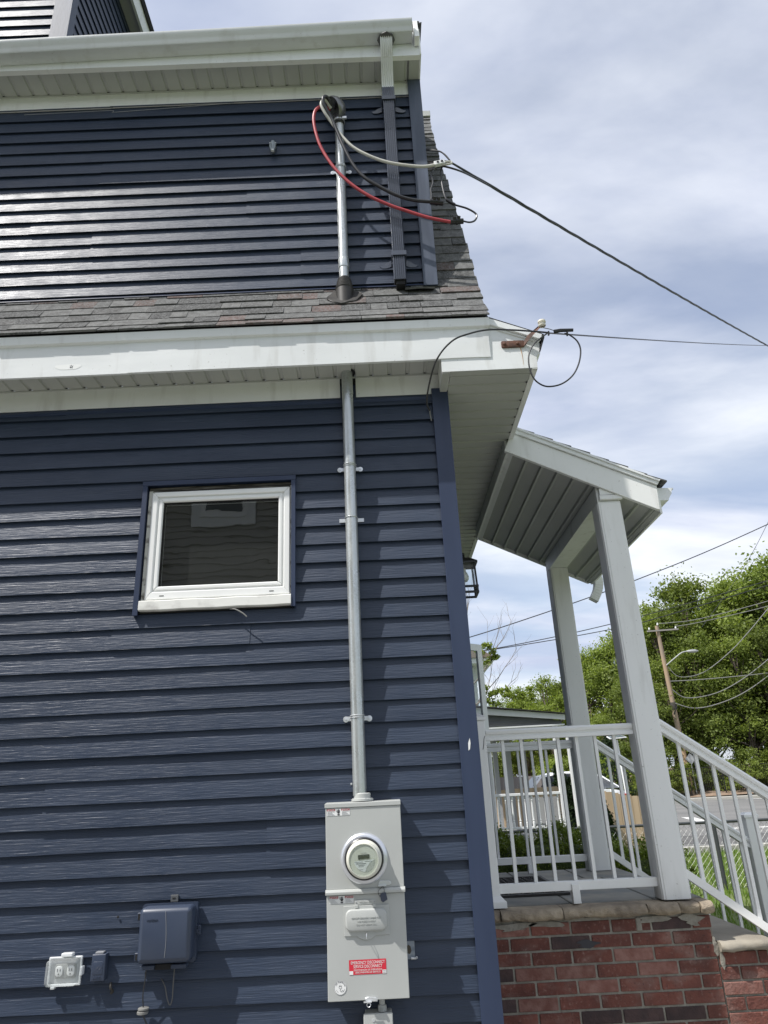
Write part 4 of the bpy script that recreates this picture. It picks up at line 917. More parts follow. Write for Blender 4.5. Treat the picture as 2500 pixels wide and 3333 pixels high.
# stickers
def danger(x, z):
    b = obj('danger_sticker', [(a, yc-.0006, c) for a, c in roundrect(x, x+.107, z-.030, z, .003, 3)], [list(range(16))], labelw, mp_)
    for q, wrd in ((0, 'DANGER'), (.067, 'PELIGRO')):
        obj('red_band', [(x+q+.001, yc-.0009, z-.0095), (x+q+.039, yc-.0009, z-.0095), (x+q+.039, yc-.0009, z-.0008), (x+q+.001, yc-.0009, z-.0008)], [[0, 1, 2, 3]], labeldk, b)
        text('lettering', wrd, x+q+.023, yc-.0012, z-.0052, .0075, labelw, b, .026)
        obj('warning_triangle', [(x+q+.004, yc-.0012, z-.0085), (x+q+.0095, yc-.0012, z-.0085), (x+q+.0068, yc-.0012, z-.002)], [[0, 1, 2]], labelw, b)
        for i in range(5): box('print_line', x+q+.003, x+q+.003+.034*(1-.12*((i*7) % 4)), yc-.0012, yc-.0009, z-.0132-i*.0036, z-.0122-i*.0036, inkg, b)
    V, F = [], []
    for i, (a, h) in enumerate(((.049, .011), (.052, .014), (.055, .0135), (.058, .011))): obj('hand_finger', [(x+a, yc-.0012, z-.014), (x+a+.0022, yc-.0012, z-.014), (x+a+.0022, yc-.0012, z-.014+h*.8), (x+a, yc-.0012, z-.014+h*.8)], [[0, 1, 2, 3]], ink, b)
    obj('hand_palm', [(x+.048, yc-.0011, z-.013), (x+.051, yc-.0011, z-.021), (x+.058, yc-.0011, z-.021), (x+.062, yc-.0011, z-.012)], [[0, 1, 2, 3]], ink, b)
    obj('hand_cuff', [(x+.050, yc-.0011, z-.0285), (x+.059, yc-.0011, z-.0285), (x+.061, yc-.0011, z-.023), (x+.049, yc-.0011, z-.023)], [[0, 1, 2, 3]], ink, b)
    tube('bolt', [(x+.042, yc-.0012, z-.003), (x+.045, yc-.0012, z-.007), (x+.043, yc-.0012, z-.010), (x+.048, yc-.0012, z-.014)], .0007, ink, b, 4)
danger(-.298, 1.5335); danger(-.291, 1.1745)
es = obj('emergency_sticker', [(-.211, yc-.0006, .872), (-.051, yc-.0006, .872), (-.051, yc-.0006, .927), (-.211, yc-.0006, .927)], [[0, 1, 2, 3]], labelred, mp_)
for s, z, sz, wd in (('EMERGENCY DISCONNECT', .9155, .016, .146), ('SERVICE DISCONNECT', .9012, .016, .124), ('DESCONEXION DE EMERGENCIA', .8882, .009, .122), ('DESCONEXION DE SERVICIO', .8795, .009, .108)): text('lettering', s, -.130, yc-.0010, z, sz, labelw, es, wd)
for x, t_ in ((-.2105, 0), (-.068, 1)):
    b = obj('white_corner', [(x, yc-.0010, .8725), (x+.0165, yc-.0010, .8725), (x+.0165, yc-.0010, .886), (x, yc-.0010, .886)], [[0, 1, 2, 3]], labelw, es)
    if t_:
        for z in (.882, .8765): box('print_line', x+.002, x+.014, yc-.0014, yc-.0011, z-.001, z+.001, inkg, es)
lg = obj('round_sticker', [(-.250+.027*math.cos(a), yc-.0006, .827+.027*math.sin(a)) for a in np.linspace(0, 2*math.pi, 36, endpoint=False)], [list(range(36))], labelw, mp_)
for r_, a0, a1 in ((.0255, 0, 360), (.0185, 200, 240), (.0185, 300, 345)): tube('ring_print', [(-.250+r_*math.cos(R(a)), yc-.0008, .827+r_*math.sin(R(a))) for a in np.linspace(a0, a1, 40)], .0005, ink, lg, 4)
for i, ch in enumerate('JFR ELECTRICAL'):
    a = R(152-i*10.5); text('lettering', ch, -.250+.0205*math.cos(a), yc-.0009, .827+.0205*math.sin(a), .0062, ink, lg, rot=(R(90), -(a-R(90))*1., 0))
tube('plug_print', [(-.256, yc-.0009, .833), (-.256, yc-.0009, .827), (-.2505, yc-.0009, .823), (-.245, yc-.0009, .827), (-.245, yc-.0009, .833), (-.256, yc-.0009, .833)], .0006, ink, lg, 4)
for x in (-.253, -.248): tube('plug_print', [(x, yc-.0009, .833), (x, yc-.0009, .838)], .0006, ink, lg, 4)
tube('plug_print', [(-.2505, yc-.0009, .823), (-.2505, yc-.0009, .815), (-.246, yc-.0009, .813), (-.241, yc-.0009, .818), (-.237, yc-.0009, .814)], .0006, ink, lg, 4, 3)

# --- service mast: conduit, straps, hub, weatherhead, roof boot
mst = thing('service_mast', (-.146, -.06, 1.56), 'galvanized conduit mast running up the wall to a black weatherhead', 'conduit')
cx = -.146; cy = -.058
low = tube('conduit', [(cx+.001, cy, 1.585), (cx, cy, 2.6), (cx-.001, cy, 3.98)], .0325, galv, mst, 24)
up_ = tube('conduit', [(cx, cy, 4.50), (cx-.002, cy, 5.985)], .0305, galv, mst, 24)
lathe('coupling', [(.0335, 0), (.0345, .004), (.0345, .065), (.0335, .07)], (cx, cy, 4.70), 'Z', galv, mst, 24)
lathe('dark_hole', [(.05, 0), (.048, .0035), (.0, .0035)], (cx, cy, 3.926), 'Z', dark, mst, 20)
hub = lathe('hub', [(.052, 0), (.052, .010), (.040, .013), (.040, .032), (.035, .036), (.0328, .036)], (cx+.012, cy, 1.5607), 'Z', metergrey, mst, 28)
for a in (20, 110, 200, 290): lathe('screw', [(.005, 0), (.005, .003), (0, .004)], (cx+.012+.045*math.cos(R(a)), cy+.045*math.sin(R(a)), 1.5705), 'Z', zinc, hub, 8)
def strap(z, w=.066, old=False):
    t = tube('strap', [(cx-.0335, SF-.001, z), (cx-.0345, cy, z)]+[(cx+.0345*math.cos(a), cy-.0345*math.sin(a), z) for a in np.linspace(math.pi, 0, 13)]+[(cx+.0345, cy, z), (cx+.0335, SF-.001, z)], .0022, zinc, mst, 6)
    for s_ in (-1, 1):
        e = box('strap_ear', cx+s_*.050-.018, cx+s_*.050+.018, SF-.005, SF-.001, z-.012, z+.010, zinc, t, .001)
        if not old: lathe('washer', [(.0145, 0), (.0145, .002), (.004, .0025), (.004, .006), (0, .006)], (cx+s_*.058, SF-.005, z-.003), 'Y', zinc, t, 20)
    if not old:
        tube('strap_rib', [(cx+.0355*math.cos(a), cy-.0355*math.sin(a), z+.010) for a in np.linspace(math.pi, 0, 13)], .0022, zinc, t, 6)
for z in (5.545, 3.310, 1.943): strap(z)
strap(3.0, old=True)
# spun weatherhead
wc = Vector((-.182, -.095, 6.050))
ax = Vector((-.74, -.42, -.52)).normalized()     # the way the mouth looks
u_ = ax.orthogonal().normalized(); v_ = ax.cross(u_)
V = []; F = []; kk = 26
prof = [(.082, .022), (.087, .012), (.087, -.006), (.081, -.032), (.064, -.056), (.038, -.072), (.0, -.078)]
for (r_, h) in prof:
    for j in range(kk):
        a = 2*math.pi*j/kk; V.append(tuple(wc+u_*r_*math.cos(a)+v_*r_*math.sin(a)+ax*h))
for i in range(len(prof)-1):
    for j in range(kk): F.append([i*kk+j, i*kk+(j+1) % kk, (i+1)*kk+(j+1) % kk, (i+1)*kk+j])
wh = shade(obj('weatherhead_hood', V, F, M('grey_cast_metal', (.20, .20, .205), .32, metal=.5, rv=.1), mst), 40)
V = [tuple(wc+u_*.0815*math.cos(a)+v_*.0815*math.sin(a)+ax*.012) for a in np.linspace(0, 2*math.pi, 26, endpoint=False)]
obj('weatherhead_face', V, [list(range(26))], blackp, wh)
for a in (40, 160, 280): 
    P = wc+u_*.036*math.cos(R(a))+v_*.036*math.sin(R(a))
    tube('knockout', [P+ax*.012, P+ax*.019], .017, black_ins, wh, 14)
lathe('weatherhead_collar', [(.034, 0), (.037, .004), (.037, .038), (.045, .055), (.040, .075)], (cx-.003, cy-.004, 5.945), 'Z', blackp, mst, 20)
cl = lathe('clamp', [(.038, 0), (.0405, .001), (.0405, .013), (.038, .014)], (cx-.003, cy-.004, 5.962), 'Z', zinc, mst, 20)
box('clamp_screw', cx+.020, cx+.052, cy-.046, cy-.032, 5.958, 5.978, zinc, cl, .002)
# rubber roof boot
rings = [(.036, .115)]
for i in range(6): rings += [(.038+i*.0030, .108-i*.014), (.043+i*.0030, .102-i*.014)]
boot = lathe('roof_boot', [(.054, -.12), (.054, .022)]+[(r_, h) for r_, h in rings[::-1]], (cx, cy-.004, 4.500), 'Z', rubber, mst, 22, 20)
fl_ = [(cx+.105*math.cos(a)*(1+.10*math.sin(4*a)), -.060+.050*math.sin(a)*(1+.12*math.cos(3*a))) for a in np.linspace(0, 2*math.pi, 28, endpoint=False)]
def roofz(y): return float(np.interp(y, PY, PZ))
V = [(x, y-.016, roofz(y)+.006+.003*math.sin(x*90)) for x, y in fl_]+[(x, y-.010, roofz(y)-.004) for x, y in fl_]
obj('boot_flange', V, [list(range(28))]+[[i, (i+1) % 28, 28+(i+1) % 28, 28+i] for i in range(28)], rubber, boot)

# --- the three service conductors
def cable(name, label, pts, r, mat, cat='cable', group='service conductors at the weatherhead'):
    o = tube(name, pts, r, mat, None, 10, 8); tag(o, label, cat, group); return o
cable('red_cable', 'red insulated cable looping from the weatherhead down to a black connector',
      [(-.205, -.115, 6.03), (-.245, -.135, 6.03), (-.274, -.15, 6.018), (-.309, -.16, 5.957), (-.316, -.16, 5.853), (-.289, -.155, 5.697), (-.246, -.15, 5.575), (-.174, -.15, 5.433), (-.075, -.15, 5.302), (.038, -.15, 5.197), (.164, -.15, 5.115), (.275, -.15, 5.059), (.414, -.15, 4.996), (.552, -.15, 4.953)], .0105, red_ins)
cable('white_cable', 'off-white insulated cable curving from the weatherhead to a white splice block',
      [(-.20, -.13, 6.02), (-.225, -.165, 6.045), (-.250, -.185, 6.030), (-.262, -.19, 5.985), (-.238, -.18, 5.92), (-.205, -.165, 5.865), (-.174, -.155, 5.814), (-.116, -.15, 5.713), (-.051, -.15, 5.624), (.051, -.15, 5.544), (.167, -.15, 5.483), (.297, -.15, 5.447), (.407, -.15, 5.431), (.485, -.15, 5.443)], .0105, white_ins)
cable('black_cable', 'black insulated cable curving from the weatherhead across the downspout',
      [(-.195, -.14, 6.035), (-.220, -.19, 6.055), (-.244, -.205, 6.035), (-.246, -.20, 5.99), (-.222, -.185, 5.935), (-.192, -.17, 5.872), (-.158, -.16, 5.762), (-.118, -.155, 5.628), (-.056, -.15, 5.466), (.014, -.15, 5.355), (.106, -.15, 5.274), (.211, -.15, 5.197), (.317, -.15, 5.149), (.435, -.15, 5.127)], .0115, black_ins)
def splice(name, p, q, r, mat, label):
    t = thing(name, p, label, 'connector', 'cable connectors'); p, q = Vector(p), Vector(q); d = (q-p)
    tube('sleeve', [p, p+d*.15, p+d*.3, p+d*.42, p+d*.55, p+d*.7, p+d*.85, q], r, mat, t, 10)
    for f in (.28, .62): tube('bolt_boss', [p+d*f+Vector((0, -.004, .0)), p+d*f+Vector((.004, -r*1.5, r*1.1))], r*.62, mat, t, 8)
    tube('sleeve_collar', [p+d*.45, p+d*.56], r*1.22, mat, t, 10); return t
splice('cable_connector', (.428, -.15, 5.128), (.512, -.145, 5.118), .018, blackp, 'bulky black connector at the end of the black cable')
splice('cable_connector', (.545, -.15, 4.955), (.628, -.145, 4.962), .018, blackp, 'bulky black connector at the end of the red cable')
t = thing('splice_block', (.51, -.15, 5.44), 'white two-bolt splice block at the end of the white cable', 'connector', 'cable connectors')
bm = boxbm(-.036, .036, -.013, .013, -.017, .017, .003); bmesh.ops.rotate(bm, verts=bm.verts, cent=(0, 0, 0), matrix=Matrix.Rotation(R(-12), 3, 'Y'))
bmesh.ops.translate(bm, verts=bm.verts, vec=(.512, -.15, 5.455)); bmobj('block', bm, labelw, t)
for x, z in ((.500, 5.453), (.528, 5.459)): lathe('bolt', [(.008, 0), (.008, .004), (.004, .005), (0, .005)], (x, -.163, z), 'Y', black, t, 10)
tube('lug', [(.545, -.15, 5.462), (.575, -.15, 5.466), (.592, -.15, 5.462), (.590, -.15, 5.449), (.560, -.15, 5.442), (.53, -.15, 5.442)], .0065, white_ins, t, 8, 4)
tube('black_tape', [(.548, -.145, 5.472), (.585, -.145, 5.468)], .009, blackp, t, 8)
# service drop out to the street
E1 = Vector((6.39, 6.0, 8.03)); E0 = Vector((.60, -.14, 5.46))
def span(a, b, sag, n=14): return [a.lerp(b, i/n)-Vector((0, 0, sag*4*(i/n)*(1-i/n))) for i in range(n+1)]
drop = thing('service_drop', E0, 'twisted black service drop cable climbing away from the house to the street', 'cable')
base = span(E0, E0+(E1-E0)*1.9, .08, 92)
for ph in (0, 2.1, 4.2):
    Q = []
    for i, p in enumerate(base):
        a = ph+i*1.05; rr = .0075*min(1, i/4+.1); Q.append(p+Vector((math.cos(a)*.5, -math.sin(a)*.5, math.cos(a)))*rr)
    tube('strand', Q, .0062, black_ins, drop, 6, 2)
tube('leg', [(.434, -.145, 5.135), (.440, -.14, 5.20), (.440, -.135, 5.245), (.459, -.13, 5.31), (.452, -.13, 5.375), (.467, -.13, 5.421), (.521, -.13, 5.448), (.572, -.13, 5.437), (.66, -.09, 5.44), (.76, .02, 5.50), (.90, .178, 5.578)], .0062, black_ins, drop, 6, 6)
tube('leg', [(.628, -.145, 4.962), (.671, -.135, 4.960), (.709, -.125, 4.985), (.722, -.12, 5.037), (.668, -.12, 5.088), (.584, -.12, 5.128), (.537, -.12, 5.177), (.519, -.12, 5.331), (.527, -.125, 5.437), (.56, -.13, 5.475)], .0062, black_ins, drop, 6, 6)
tube('joint_sleeve', [(.540, -.12, 5.168), (.562, -.12, 5.145), (.590, -.12, 5.125)], .010, blackp, drop, 8)
tube('guy', [(.436, -.02, 5.725), (.48, -.06, 5.67), (.538, -.10, 5.610), (.585, -.13, 5.50)], .0055, black_ins, drop, 6, 5)
tube('guy', [(.436, -.02, 5.735), (.50, -.07, 5.662), (.56, -.10, 5.590), (.60, -.13, 5.47)], .004, black_ins, drop, 6, 5)

# --- rusty bracket, insulator and communication cable at the eave corner
br = thing('rusty_bracket', (.86, -.25, 3.93), 'rusty steel bracket with a porcelain knob screwed to the white eave end', 'bracket')
yb_ = YE-.001
pl = rrbox('plate', .750, .882, 3.926, 3.971, .008, yb_-.0005, yb_-.008, rust, br, .002)
for x in (.767, .842): lathe('bolt', [(.009, 0), (.009, .005), (.005, .007), (0, .007)], (x, yb_-.008, 3.950), 'Y', rust, br, 10)
V = [(.875, yb_-.008, 3.931), (.882, yb_-.008, 3.967), (.904, yb_-.03, 3.990), (.967, yb_-.085, 4.019), (.989, yb_-.095, 4.019), (.989, yb_-.095, 3.995), (.962, yb_-.085, 3.997), (.904, yb_-.03, 3.956), (.885, yb_-.008, 3.934)]
V2 = [(a+.002, b-.006, c-.001) for a, b, c in V]
obj('arm', V+V2, [list(range(9)), list(range(9, 18))[::-1]]+[[i, (i+1) % 9, 9+(i+1) % 9, 9+i] for i in range(9)], rust, br)
lathe('insulator', [(.012, 0), (.020, .002), (.022, .010), (.015, .015), (.015, .021), (.023, .026), (.022, .036), (.012, .042), (0, .042)], (.974, yb_-.093, 3.998), 'Z', porcelain, br, 20, 50)
tube('stain', [(.858, YE-.0002, 3.924), (.861, YE-.0002, 3.892), (.863, YE-.0002, 3.848), (.864, YE-.0002, 3.811)], .0035, M('rust_stain', (.50, .33, .19), .6), br, 4, 3, r1=.0006)
cc = thing('communication_cable', (.33, -.2, 3.69), 'thin black communication cable arching from the siding to the porcelain knob', 'cable')
YC = -.34  # lead-in and loop points moved out to this plane by scaling about the camera
tube('lead_in', [(.332, -.026, 3.665), (.316, -.06, 3.70), (.329, -.15, 3.768), (.372, -.28, 3.850), (.460, -.33, 3.932), (.562, YC, 3.970), (.674, YC, 3.990), (.808, YC, 3.981), (.937, YC, 3.964), (1.003, YC, 3.953)], .0052, black_ins, cc, 7, 8)
tube('tail', [(.338, -.022, 3.60), (.333, -.024, 3.64), (.332, -.026, 3.665)], .004, grey_ins, cc, 6, 3)
LOOP = [(.993, 3.948), (.918, 3.888), (.879, 3.822), (.869, 3.744), (.881, 3.671), (.911, 3.627), (.958, 3.606), (1.031, 3.619), (1.099, 3.669), (1.144, 3.744), (1.166, 3.827), (1.156, 3.888), (1.120, 3.931), (1.091, 3.944)]
tube('slack_loop', [(a, YC, b) for a, b in LOOP], .0045, black_ins, cc, 7, 8)
tube('wedge_clamp', [(1.036, YC, 3.959), (1.071, YC, 3.965), (1.143, YC, 3.964)], .012, blackp, cc, 6, r1=.010)
tube('bail', [(.979, YC, 3.987), (1.013, YC, 3.977), (1.037, YC, 3.965)], .0022, black, cc, 5)
for x, z in ((1.003, 3.950), (1.107, 3.942)): box('zip_tie', x-.004, x+.004, YC-.008, YC+.008, z-.012, z+.010, blackp, cc)
W0 = Vector((1.003, YC, 3.951))
tube('span_wire', span(W0, W0+(Vector((6.39, 6.0, 8.03))-W0)*1.9, .06, 34), .0052, black_ins, cc, 6)

# --- small wall fittings
eb = thing('wall_anchor', (-.61, -.03, 5.72), 'small zinc roller anchor screwed alone into the upper siding', 'anchor')
lathe('disc', [(.018, 0), (.020, .004), (.020, .010), (.014, .012)], (-.612, SF, 5.80), 'Y', galv, eb, 16)
tube('bail', [(-.628, SF, 5.805), (-.628, -.055, 5.80), (-.626, -.06, 5.76), (-.612, -.06, 5.732), (-.598, -.06, 5.76), (-.596, -.055, 5.80), (-.596, SF, 5.805)], .007, M('dull_zinc', (.22, .25, .26), .4, metal=.6), eb, 8, 4)
tube('barrel', [(-.612, -.045, 5.735), (-.612, -.045, 5.825)], .017, M('dull_zinc', (.22, .25, .26), .4, metal=.6), eb, 14)
lathe('roller', [(.009, -.012), (.013, -.010), (.013, .010), (.009, .012)], (-.611, -.055, 5.735), 'X', galv, eb, 12)
tube('top_bar', [(-.635, -.05, 5.806), (-.588, -.05, 5.806)], .009, galv, eb, 10)

nb = thing('network_box', (-1.02, -.02, .93), 'navy painted plastic network box with embossed name and two dangling wires', 'utility box')
rrbox('backplate', -1.140, -.895, .938, 1.168, .012, SF, -.050, navyp, nb, .006)
rrbox('cover', -1.136, -.900, .945, 1.164, .022, -.0505, -.128, navyp, nb, .022)
prism('flange', [(a, b) for a, b in roundrect(-1.143, -.893, .936, 1.172, .014, 4)], 'Y', -.058, -.0505, navyp, nb)
for z in (1.123, .966):
    h = box('hinge', -1.162, -1.1435, -.068, -.038, z-.016, z+.016, navyp, nb, .002); box('hinge_slot', -1.158, -1.148, -.0695, -.0682, z-.011, z+.011, dark, h)
sc_ = box('latch', -.8925, -.876, -.062, -.040, 1.040, 1.078, navyp, nb, .003); lathe('screw', [(.009, 0), (.009, .006), (.004, .006), (.004, .003), (0, .003)], (-.884, -.062, 1.056), 'Y', navyp, sc_, 14)
tb = box('mount_tab', -1.026, -.992, -.030, SF, 1.1722, 1.200, M('tab_grey', (.10, .105, .11), .5), nb, .001); box('tab_slot', -1.018, -1.004, -.0312, -.0302, 1.184, 1.190, dark, tb)
for x0, x1 in ((-1.125, -1.065), (-.992, -.926)): box('wire_port', x0, x1, -.095, -.045, .920, .9375, navyp, nb, .003)
box('port_gap', -1.064, -.993, -.080, -.040, .916, .937, dark, nb)
text('lettering', 'verizon', -1.075, -.1284, 1.116, .017, navyp, nb, .050, .0012)
tube('drip_line', [(-1.018, -.1288, 1.15), (-1.012, -.1288, 1.09), (-1.009, -.1288, 1.03), (-1.012, -.1288, .97)], .0009, inkg, nb, 4, 4)
tube('wire', [(-1.108, -.06, .921), (-1.112, -.055, .87), (-1.118, -.05, .82), (-1.114, -.045, .77)], .0028, black_ins, nb, 6, 5)
cn = lathe('wire_coil', [(.020, -.006), (.024, -.004), (.024, .004), (.020, .006)], (-1.114, -.05, .755), 'Z', grey_ins, nb, 16)
lathe('wire_coil', [(.020, -.005), (.0235, -.003), (.0235, .003), (.020, .005)], (-1.112, -.048, .768), 'Z', grey_ins, nb, 16)
tube('wire', [(-1.114, -.05, .75), (-1.100, -.045, .72), (-1.08, -.04, .68), (-1.07, -.03, .60)], .0035, black_ins, nb, 6, 4)
tube('wire', [(-.983, -.06, .921), (-.986, -.058, .86), (-.989, -.05, .80), (-.999, -.045, .777), (-1.013, -.04, .797), (-1.028, -.035, .845), (-1.05, -.022, .872)], .0026, M('dull_wire', (.10, .10, .10), .5), nb, 6, 5)

ot = thing('outdoor_outlet', (-1.47, -.02, .87), 'wall outlet under a clear plastic bubble cover', 'outlet')
rrbox('gasket_plate', -1.545, -1.408, .868, .972, .010, SF, -.028, M('clear_grey_base', (.52, .54, .54), .35), ot, .003)
rec = rrbox('receptacle', -1.520, -1.428, .893, .950, .006, -.0285, -.034, M('outlet_grey', (.30, .31, .30), .5), ot, .002)
for cx_ in (-1.502, -1.450):
    fa = rrbox('socket_face', cx_-.016, cx_+.016, .902, .942, .012, -.0345, -.039, labelw, rec, .002)
    for dxx in (-.006, .006): box('slot', cx_+dxx-.0014, cx_+dxx+.0014, -.0405, -.0392, .922, .932, ink, fa)
    lathe('ground_hole', [(.003, 0), (.003, .001), (0, .001)], (cx_, -.0393, .911), 'Y', ink, fa, 10)
def bubble(name, x0, x1, z0, z1, r, y0, y1, mat, par):
    L = [(0, y0), (.001, y1+.012), (.006, y1+.004), (.014, y1)]; V = []; F = []
    for ins, y in L: V += [(a, y, b) for a, b in roundrect(x0+ins, x1-ins, z0+ins, z1-ins, max(r-ins, .003), 4)]
    k = len(V)//4
    for i in range(3):
        for j in range(k): F.append([i*k+j, i*k+(j+1) % k, (i+1)*k+(j+1) % k, (i+1)*k+j])
    F.append([3*k+j for j in range(k)]); return shade(obj(name, V, F, mat, par), 60)
bub = bubble('bubble_cover', -1.542, -1.400, .872, .975, .016, -.028, -.098, bubm, ot)
frame4('cover_rim', -1.549, -1.402, .866, .978, .008, -.040, -.030, M('clear_rim', (.72, .74, .75), .15), ot, .002)
box('hinge', -1.49, -1.44, -.060, -.030, .979, .994, M('clear_rim', (.7,)*3), ot, .003); box('hinge', -1.4015, -1.390, -.060, -.030, .905, .94, MATS['clear_rim'], ot, .003)
box('latch_tab', -1.528, -1.510, -.05, -.03, .856, .8655, MATS['clear_rim'], ot, .002)

gb = thing('ground_bus_cover', (-1.32, -.02, .88), 'small navy grounding cover with a lightning mark beside the outlet', 'utility box')
gc = rrbox('cover', -1.354, -1.292, .879, .983, .003, SF, -.055, navyp, gb, .004)
box('clip', -1.342, -1.306, -.050, -.022, .9835, .991, M('clip_grey', (.25, .26, .28), .4), gb, .001)
rrbox('mark_panel', -1.346, -1.302, .905, .955, .004, -.0552, -.0562, navyp, gb, .0008)
for a, b, c_ in ((0, 0, 0), (.011, -.004, 0)): 
    P = [(-1.340+a, .915+b), (-1.322+a, .940+b), (-1.326+a, .930+b), (-1.313+a, .945+b), (-1.329+a, .922+b), (-1.325+a, .932+b)]
    obj('lightning_mark', [(x, -.0570, z) for x, z in P], [list(range(6))], M('mark_edge', (.09, .10, .13), .4), gb)
text('lettering', 'ARB', -1.324, -.0558, .892, .016, navyp, gb, .036, .0012)
tube('ground_lug', [(-1.27, -.03, .868), (-1.265, -.04, .85), (-1.258, -.03, .835), (-1.268, -.03, .828)], .006, rubber, gb, 8, 3)

jb = thing('junction_box', (-.10, -.02, .55), 'grey junction box on a short pipe under the meter panel', 'utility box')
tube('nipple', [(-.076, -.07, .784), (-.076, -.07, .725)], .0125, metergrey, jb, 14)
lathe('hub', [(.020, 0), (.018, .022), (.0135, .024)], (-.076, -.07, .722), 'Z', metergrey, jb, 16)
box('box_body', -.152, -.036, -.108, -.020, .56, .720, metergrey, jb, .004); box('box_lid', -.156, -.032, -.114, -.1082, .556, .724, metergrey, jb, .003)
lathe('lid_screw', [(.006, 0), (.006, .002), (.002, .002), (0, .001)], (-.114, -.114, .700), 'Y', zinc, jb, 12)
pr = thing('old_cable_plate', (.06, -.02, .9), 'scraped pale plate with a rusty hole behind the meter panel edge', 'plate')
prism('plate', [(.044, .898), (.072, .898), (.078, .91), (.078, .980), (.044, .985)], 'Y', -.022, SF-.0005, M('scraped_blue_grey', (.16, .19, .23), .7, col2=(.28, .31, .34), cs=(40,)*3), pr)
prism('hole', [(.044, .922), (.056, .918), (.063, .930), (.060, .947), (.050, .955), (.044, .950)], 'Y', -.0235, -.0222, M('rust_hole', (.07, .06, .045), .9), pr)
tube('clip', [(.060, -.024, .902), (.080, -.026, .902), (.086, -.03, .906)], .005, zinc, pr, 8, 3)
for i, (x, z) in enumerate(((-1.264, 1.121), (-.186, 1.639))): tag(lathe('screw_head', [(.005, 0), (.005, .004), (0, .006)], (x, SF, z), 'Y', black if i == 0 else zinc, None, 10), ('tiny dark screw head in the siding left of the network box', 'tiny pale screw left in the siding beside the conduit above the meter')[i], 'screw')

# ================================================================== BACKGROUND: FENCE, HEDGE, NEIGHBOURS
def leaves(cent, rad, n, size, seed, flat=.0, up=.3):
    """n leaf quads scattered round clump centres (arrays), random tilt; returns verts, faces"""
    g = np.random.default_rng(seed); m = len(cent); idx = g.integers(0, m, n)
    d = g.normal(size=(n, 3)); d /= np.linalg.norm(d, axis=1)[:, None]; rr = rad[idx]*np.minimum(np.abs(g.normal(size=n)*.60), 1.15)
    P = cent[idx]+d*rr[:, None]*np.array([1, 1, .8])
    nrm = g.normal(size=(n, 3))+d*.6+np.array([0, 0, up]); nrm /= np.linalg.norm(nrm, axis=1)[:, None]
    a = np.cross(nrm, g.normal(size=(n, 3))); a /= np.linalg.norm(a, axis=1)[:, None]; b = np.cross(nrm, a)
    s = size*(.6+.8*g.random(n))[:, None]
    V = np.stack([P-a*s*.5, P-b*s*.28+a*s*.05, P+a*s*.5, P+b*s*.28+a*s*.05], 1).reshape(-1, 3)
    F = np.arange(n*4).reshape(-1, 4).tolist(); return V, F
def meshonly(name, V, F, mat):
    me = bpy.data.meshes.new(name); me.from_pydata(V.tolist() if hasattr(V, 'tolist') else V, [], F); me.update(); me.materials.append(mat); return me
# tree kinds, unit ~ metres for a 12 m tree, base at origin
def tree_kind(seed, H, Wd, base, nleaf, size, mat):
    g = random.Random(seed); V, F = [], []
    tr = [(0, 0, -.6), (g.uniform(-.1, .1), g.uniform(-.1, .1), H*.3), (g.uniform(-.3, .3), g.uniform(-.3, .3), H*.6), (g.uniform(-.4, .4), g.uniform(-.4, .4), H*.9)]
    tubedata(catmull(tr, 4), H*.018, 7, H*.004, V, F)
    cents = []; rads = []
    for i in range(26):
        t = g.random(); zz = base+(H-base)*(.05+.9*t); w_ = Wd*math.sin(math.pi*min(1, .12+.86*t)**.8)*(.55+.45*g.random()); a = g.uniform(0, 6.283)
        e = (math.cos(a)*w_, math.sin(a)*w_, zz); cents.append(e); rads.append(Wd*g.uniform(.26, .50))
        s0 = (0, 0, zz-H*.14-g.random()*H*.06)
        tubedata(catmull([s0, ((e[0])*.5+g.uniform(-.2, .2), e[1]*.5, (s0[2]+zz)/2-.1), e], 3), H*.006, 5, H*.0014, V, F)
    for i in range(30):
        e = cents[i % 26]; cents.append((e[0]+g.uniform(-1, 1)*Wd*.3, e[1]+g.uniform(-1, 1)*Wd*.3, min(H, e[2]+g.uniform(-.8, .8)*Wd*.25))); rads.append(Wd*g.uniform(.16, .34))
    lv, lf = leaves(np.array(cents), np.array(rads), nleaf, size, seed)
    return meshonly('trunk', V, F, bark), meshonly('crown', lv, lf, mat)
KINDS = [tree_kind(11, 12, 3.4, 3.2, 19000, .20, leaf_g), tree_kind(12, 12, 3.0, 2.6, 19000, .20, leaf_y), tree_kind(13, 12, 3.8, 2.8, 19000, .20, leaf_d),
         tree_kind(14, 12, 3.3, 2.2, 19000, .20, leaf_g), tree_kind(15, 12, 2.9, 3.6, 19000, .20, leaf_y)]
SHRUBS = [tree_kind(21, 3.2, 1.7, .25, 8000, .15, leaf_y), tree_kind(22, 3.2, 1.9, .2, 8000, .15, leaf_g)]
def plant(name, kind, x, y, z, h, label, cat, group, H=12, wsc=1., rz=None):
    t = thing(name, (x, y, z), label, cat, group); k = h/H
    for me in kind:
        o = bpy.data.objects.new(me.name, me); COL.objects.link(o); o.parent = t
    t.scale = (k*wsc, k*wsc, k); t.rotation_euler.z = random.uniform(0, 6.28) if rz is None else rz; return t
rnd = random.Random(5)
def bankz(x, y): return .12+max(0, (x-19)/24)*.35+2.6*(1-math.exp(-((y-52.6)/2.6)*.12))*max(.15, min(1, (x-14)/18))
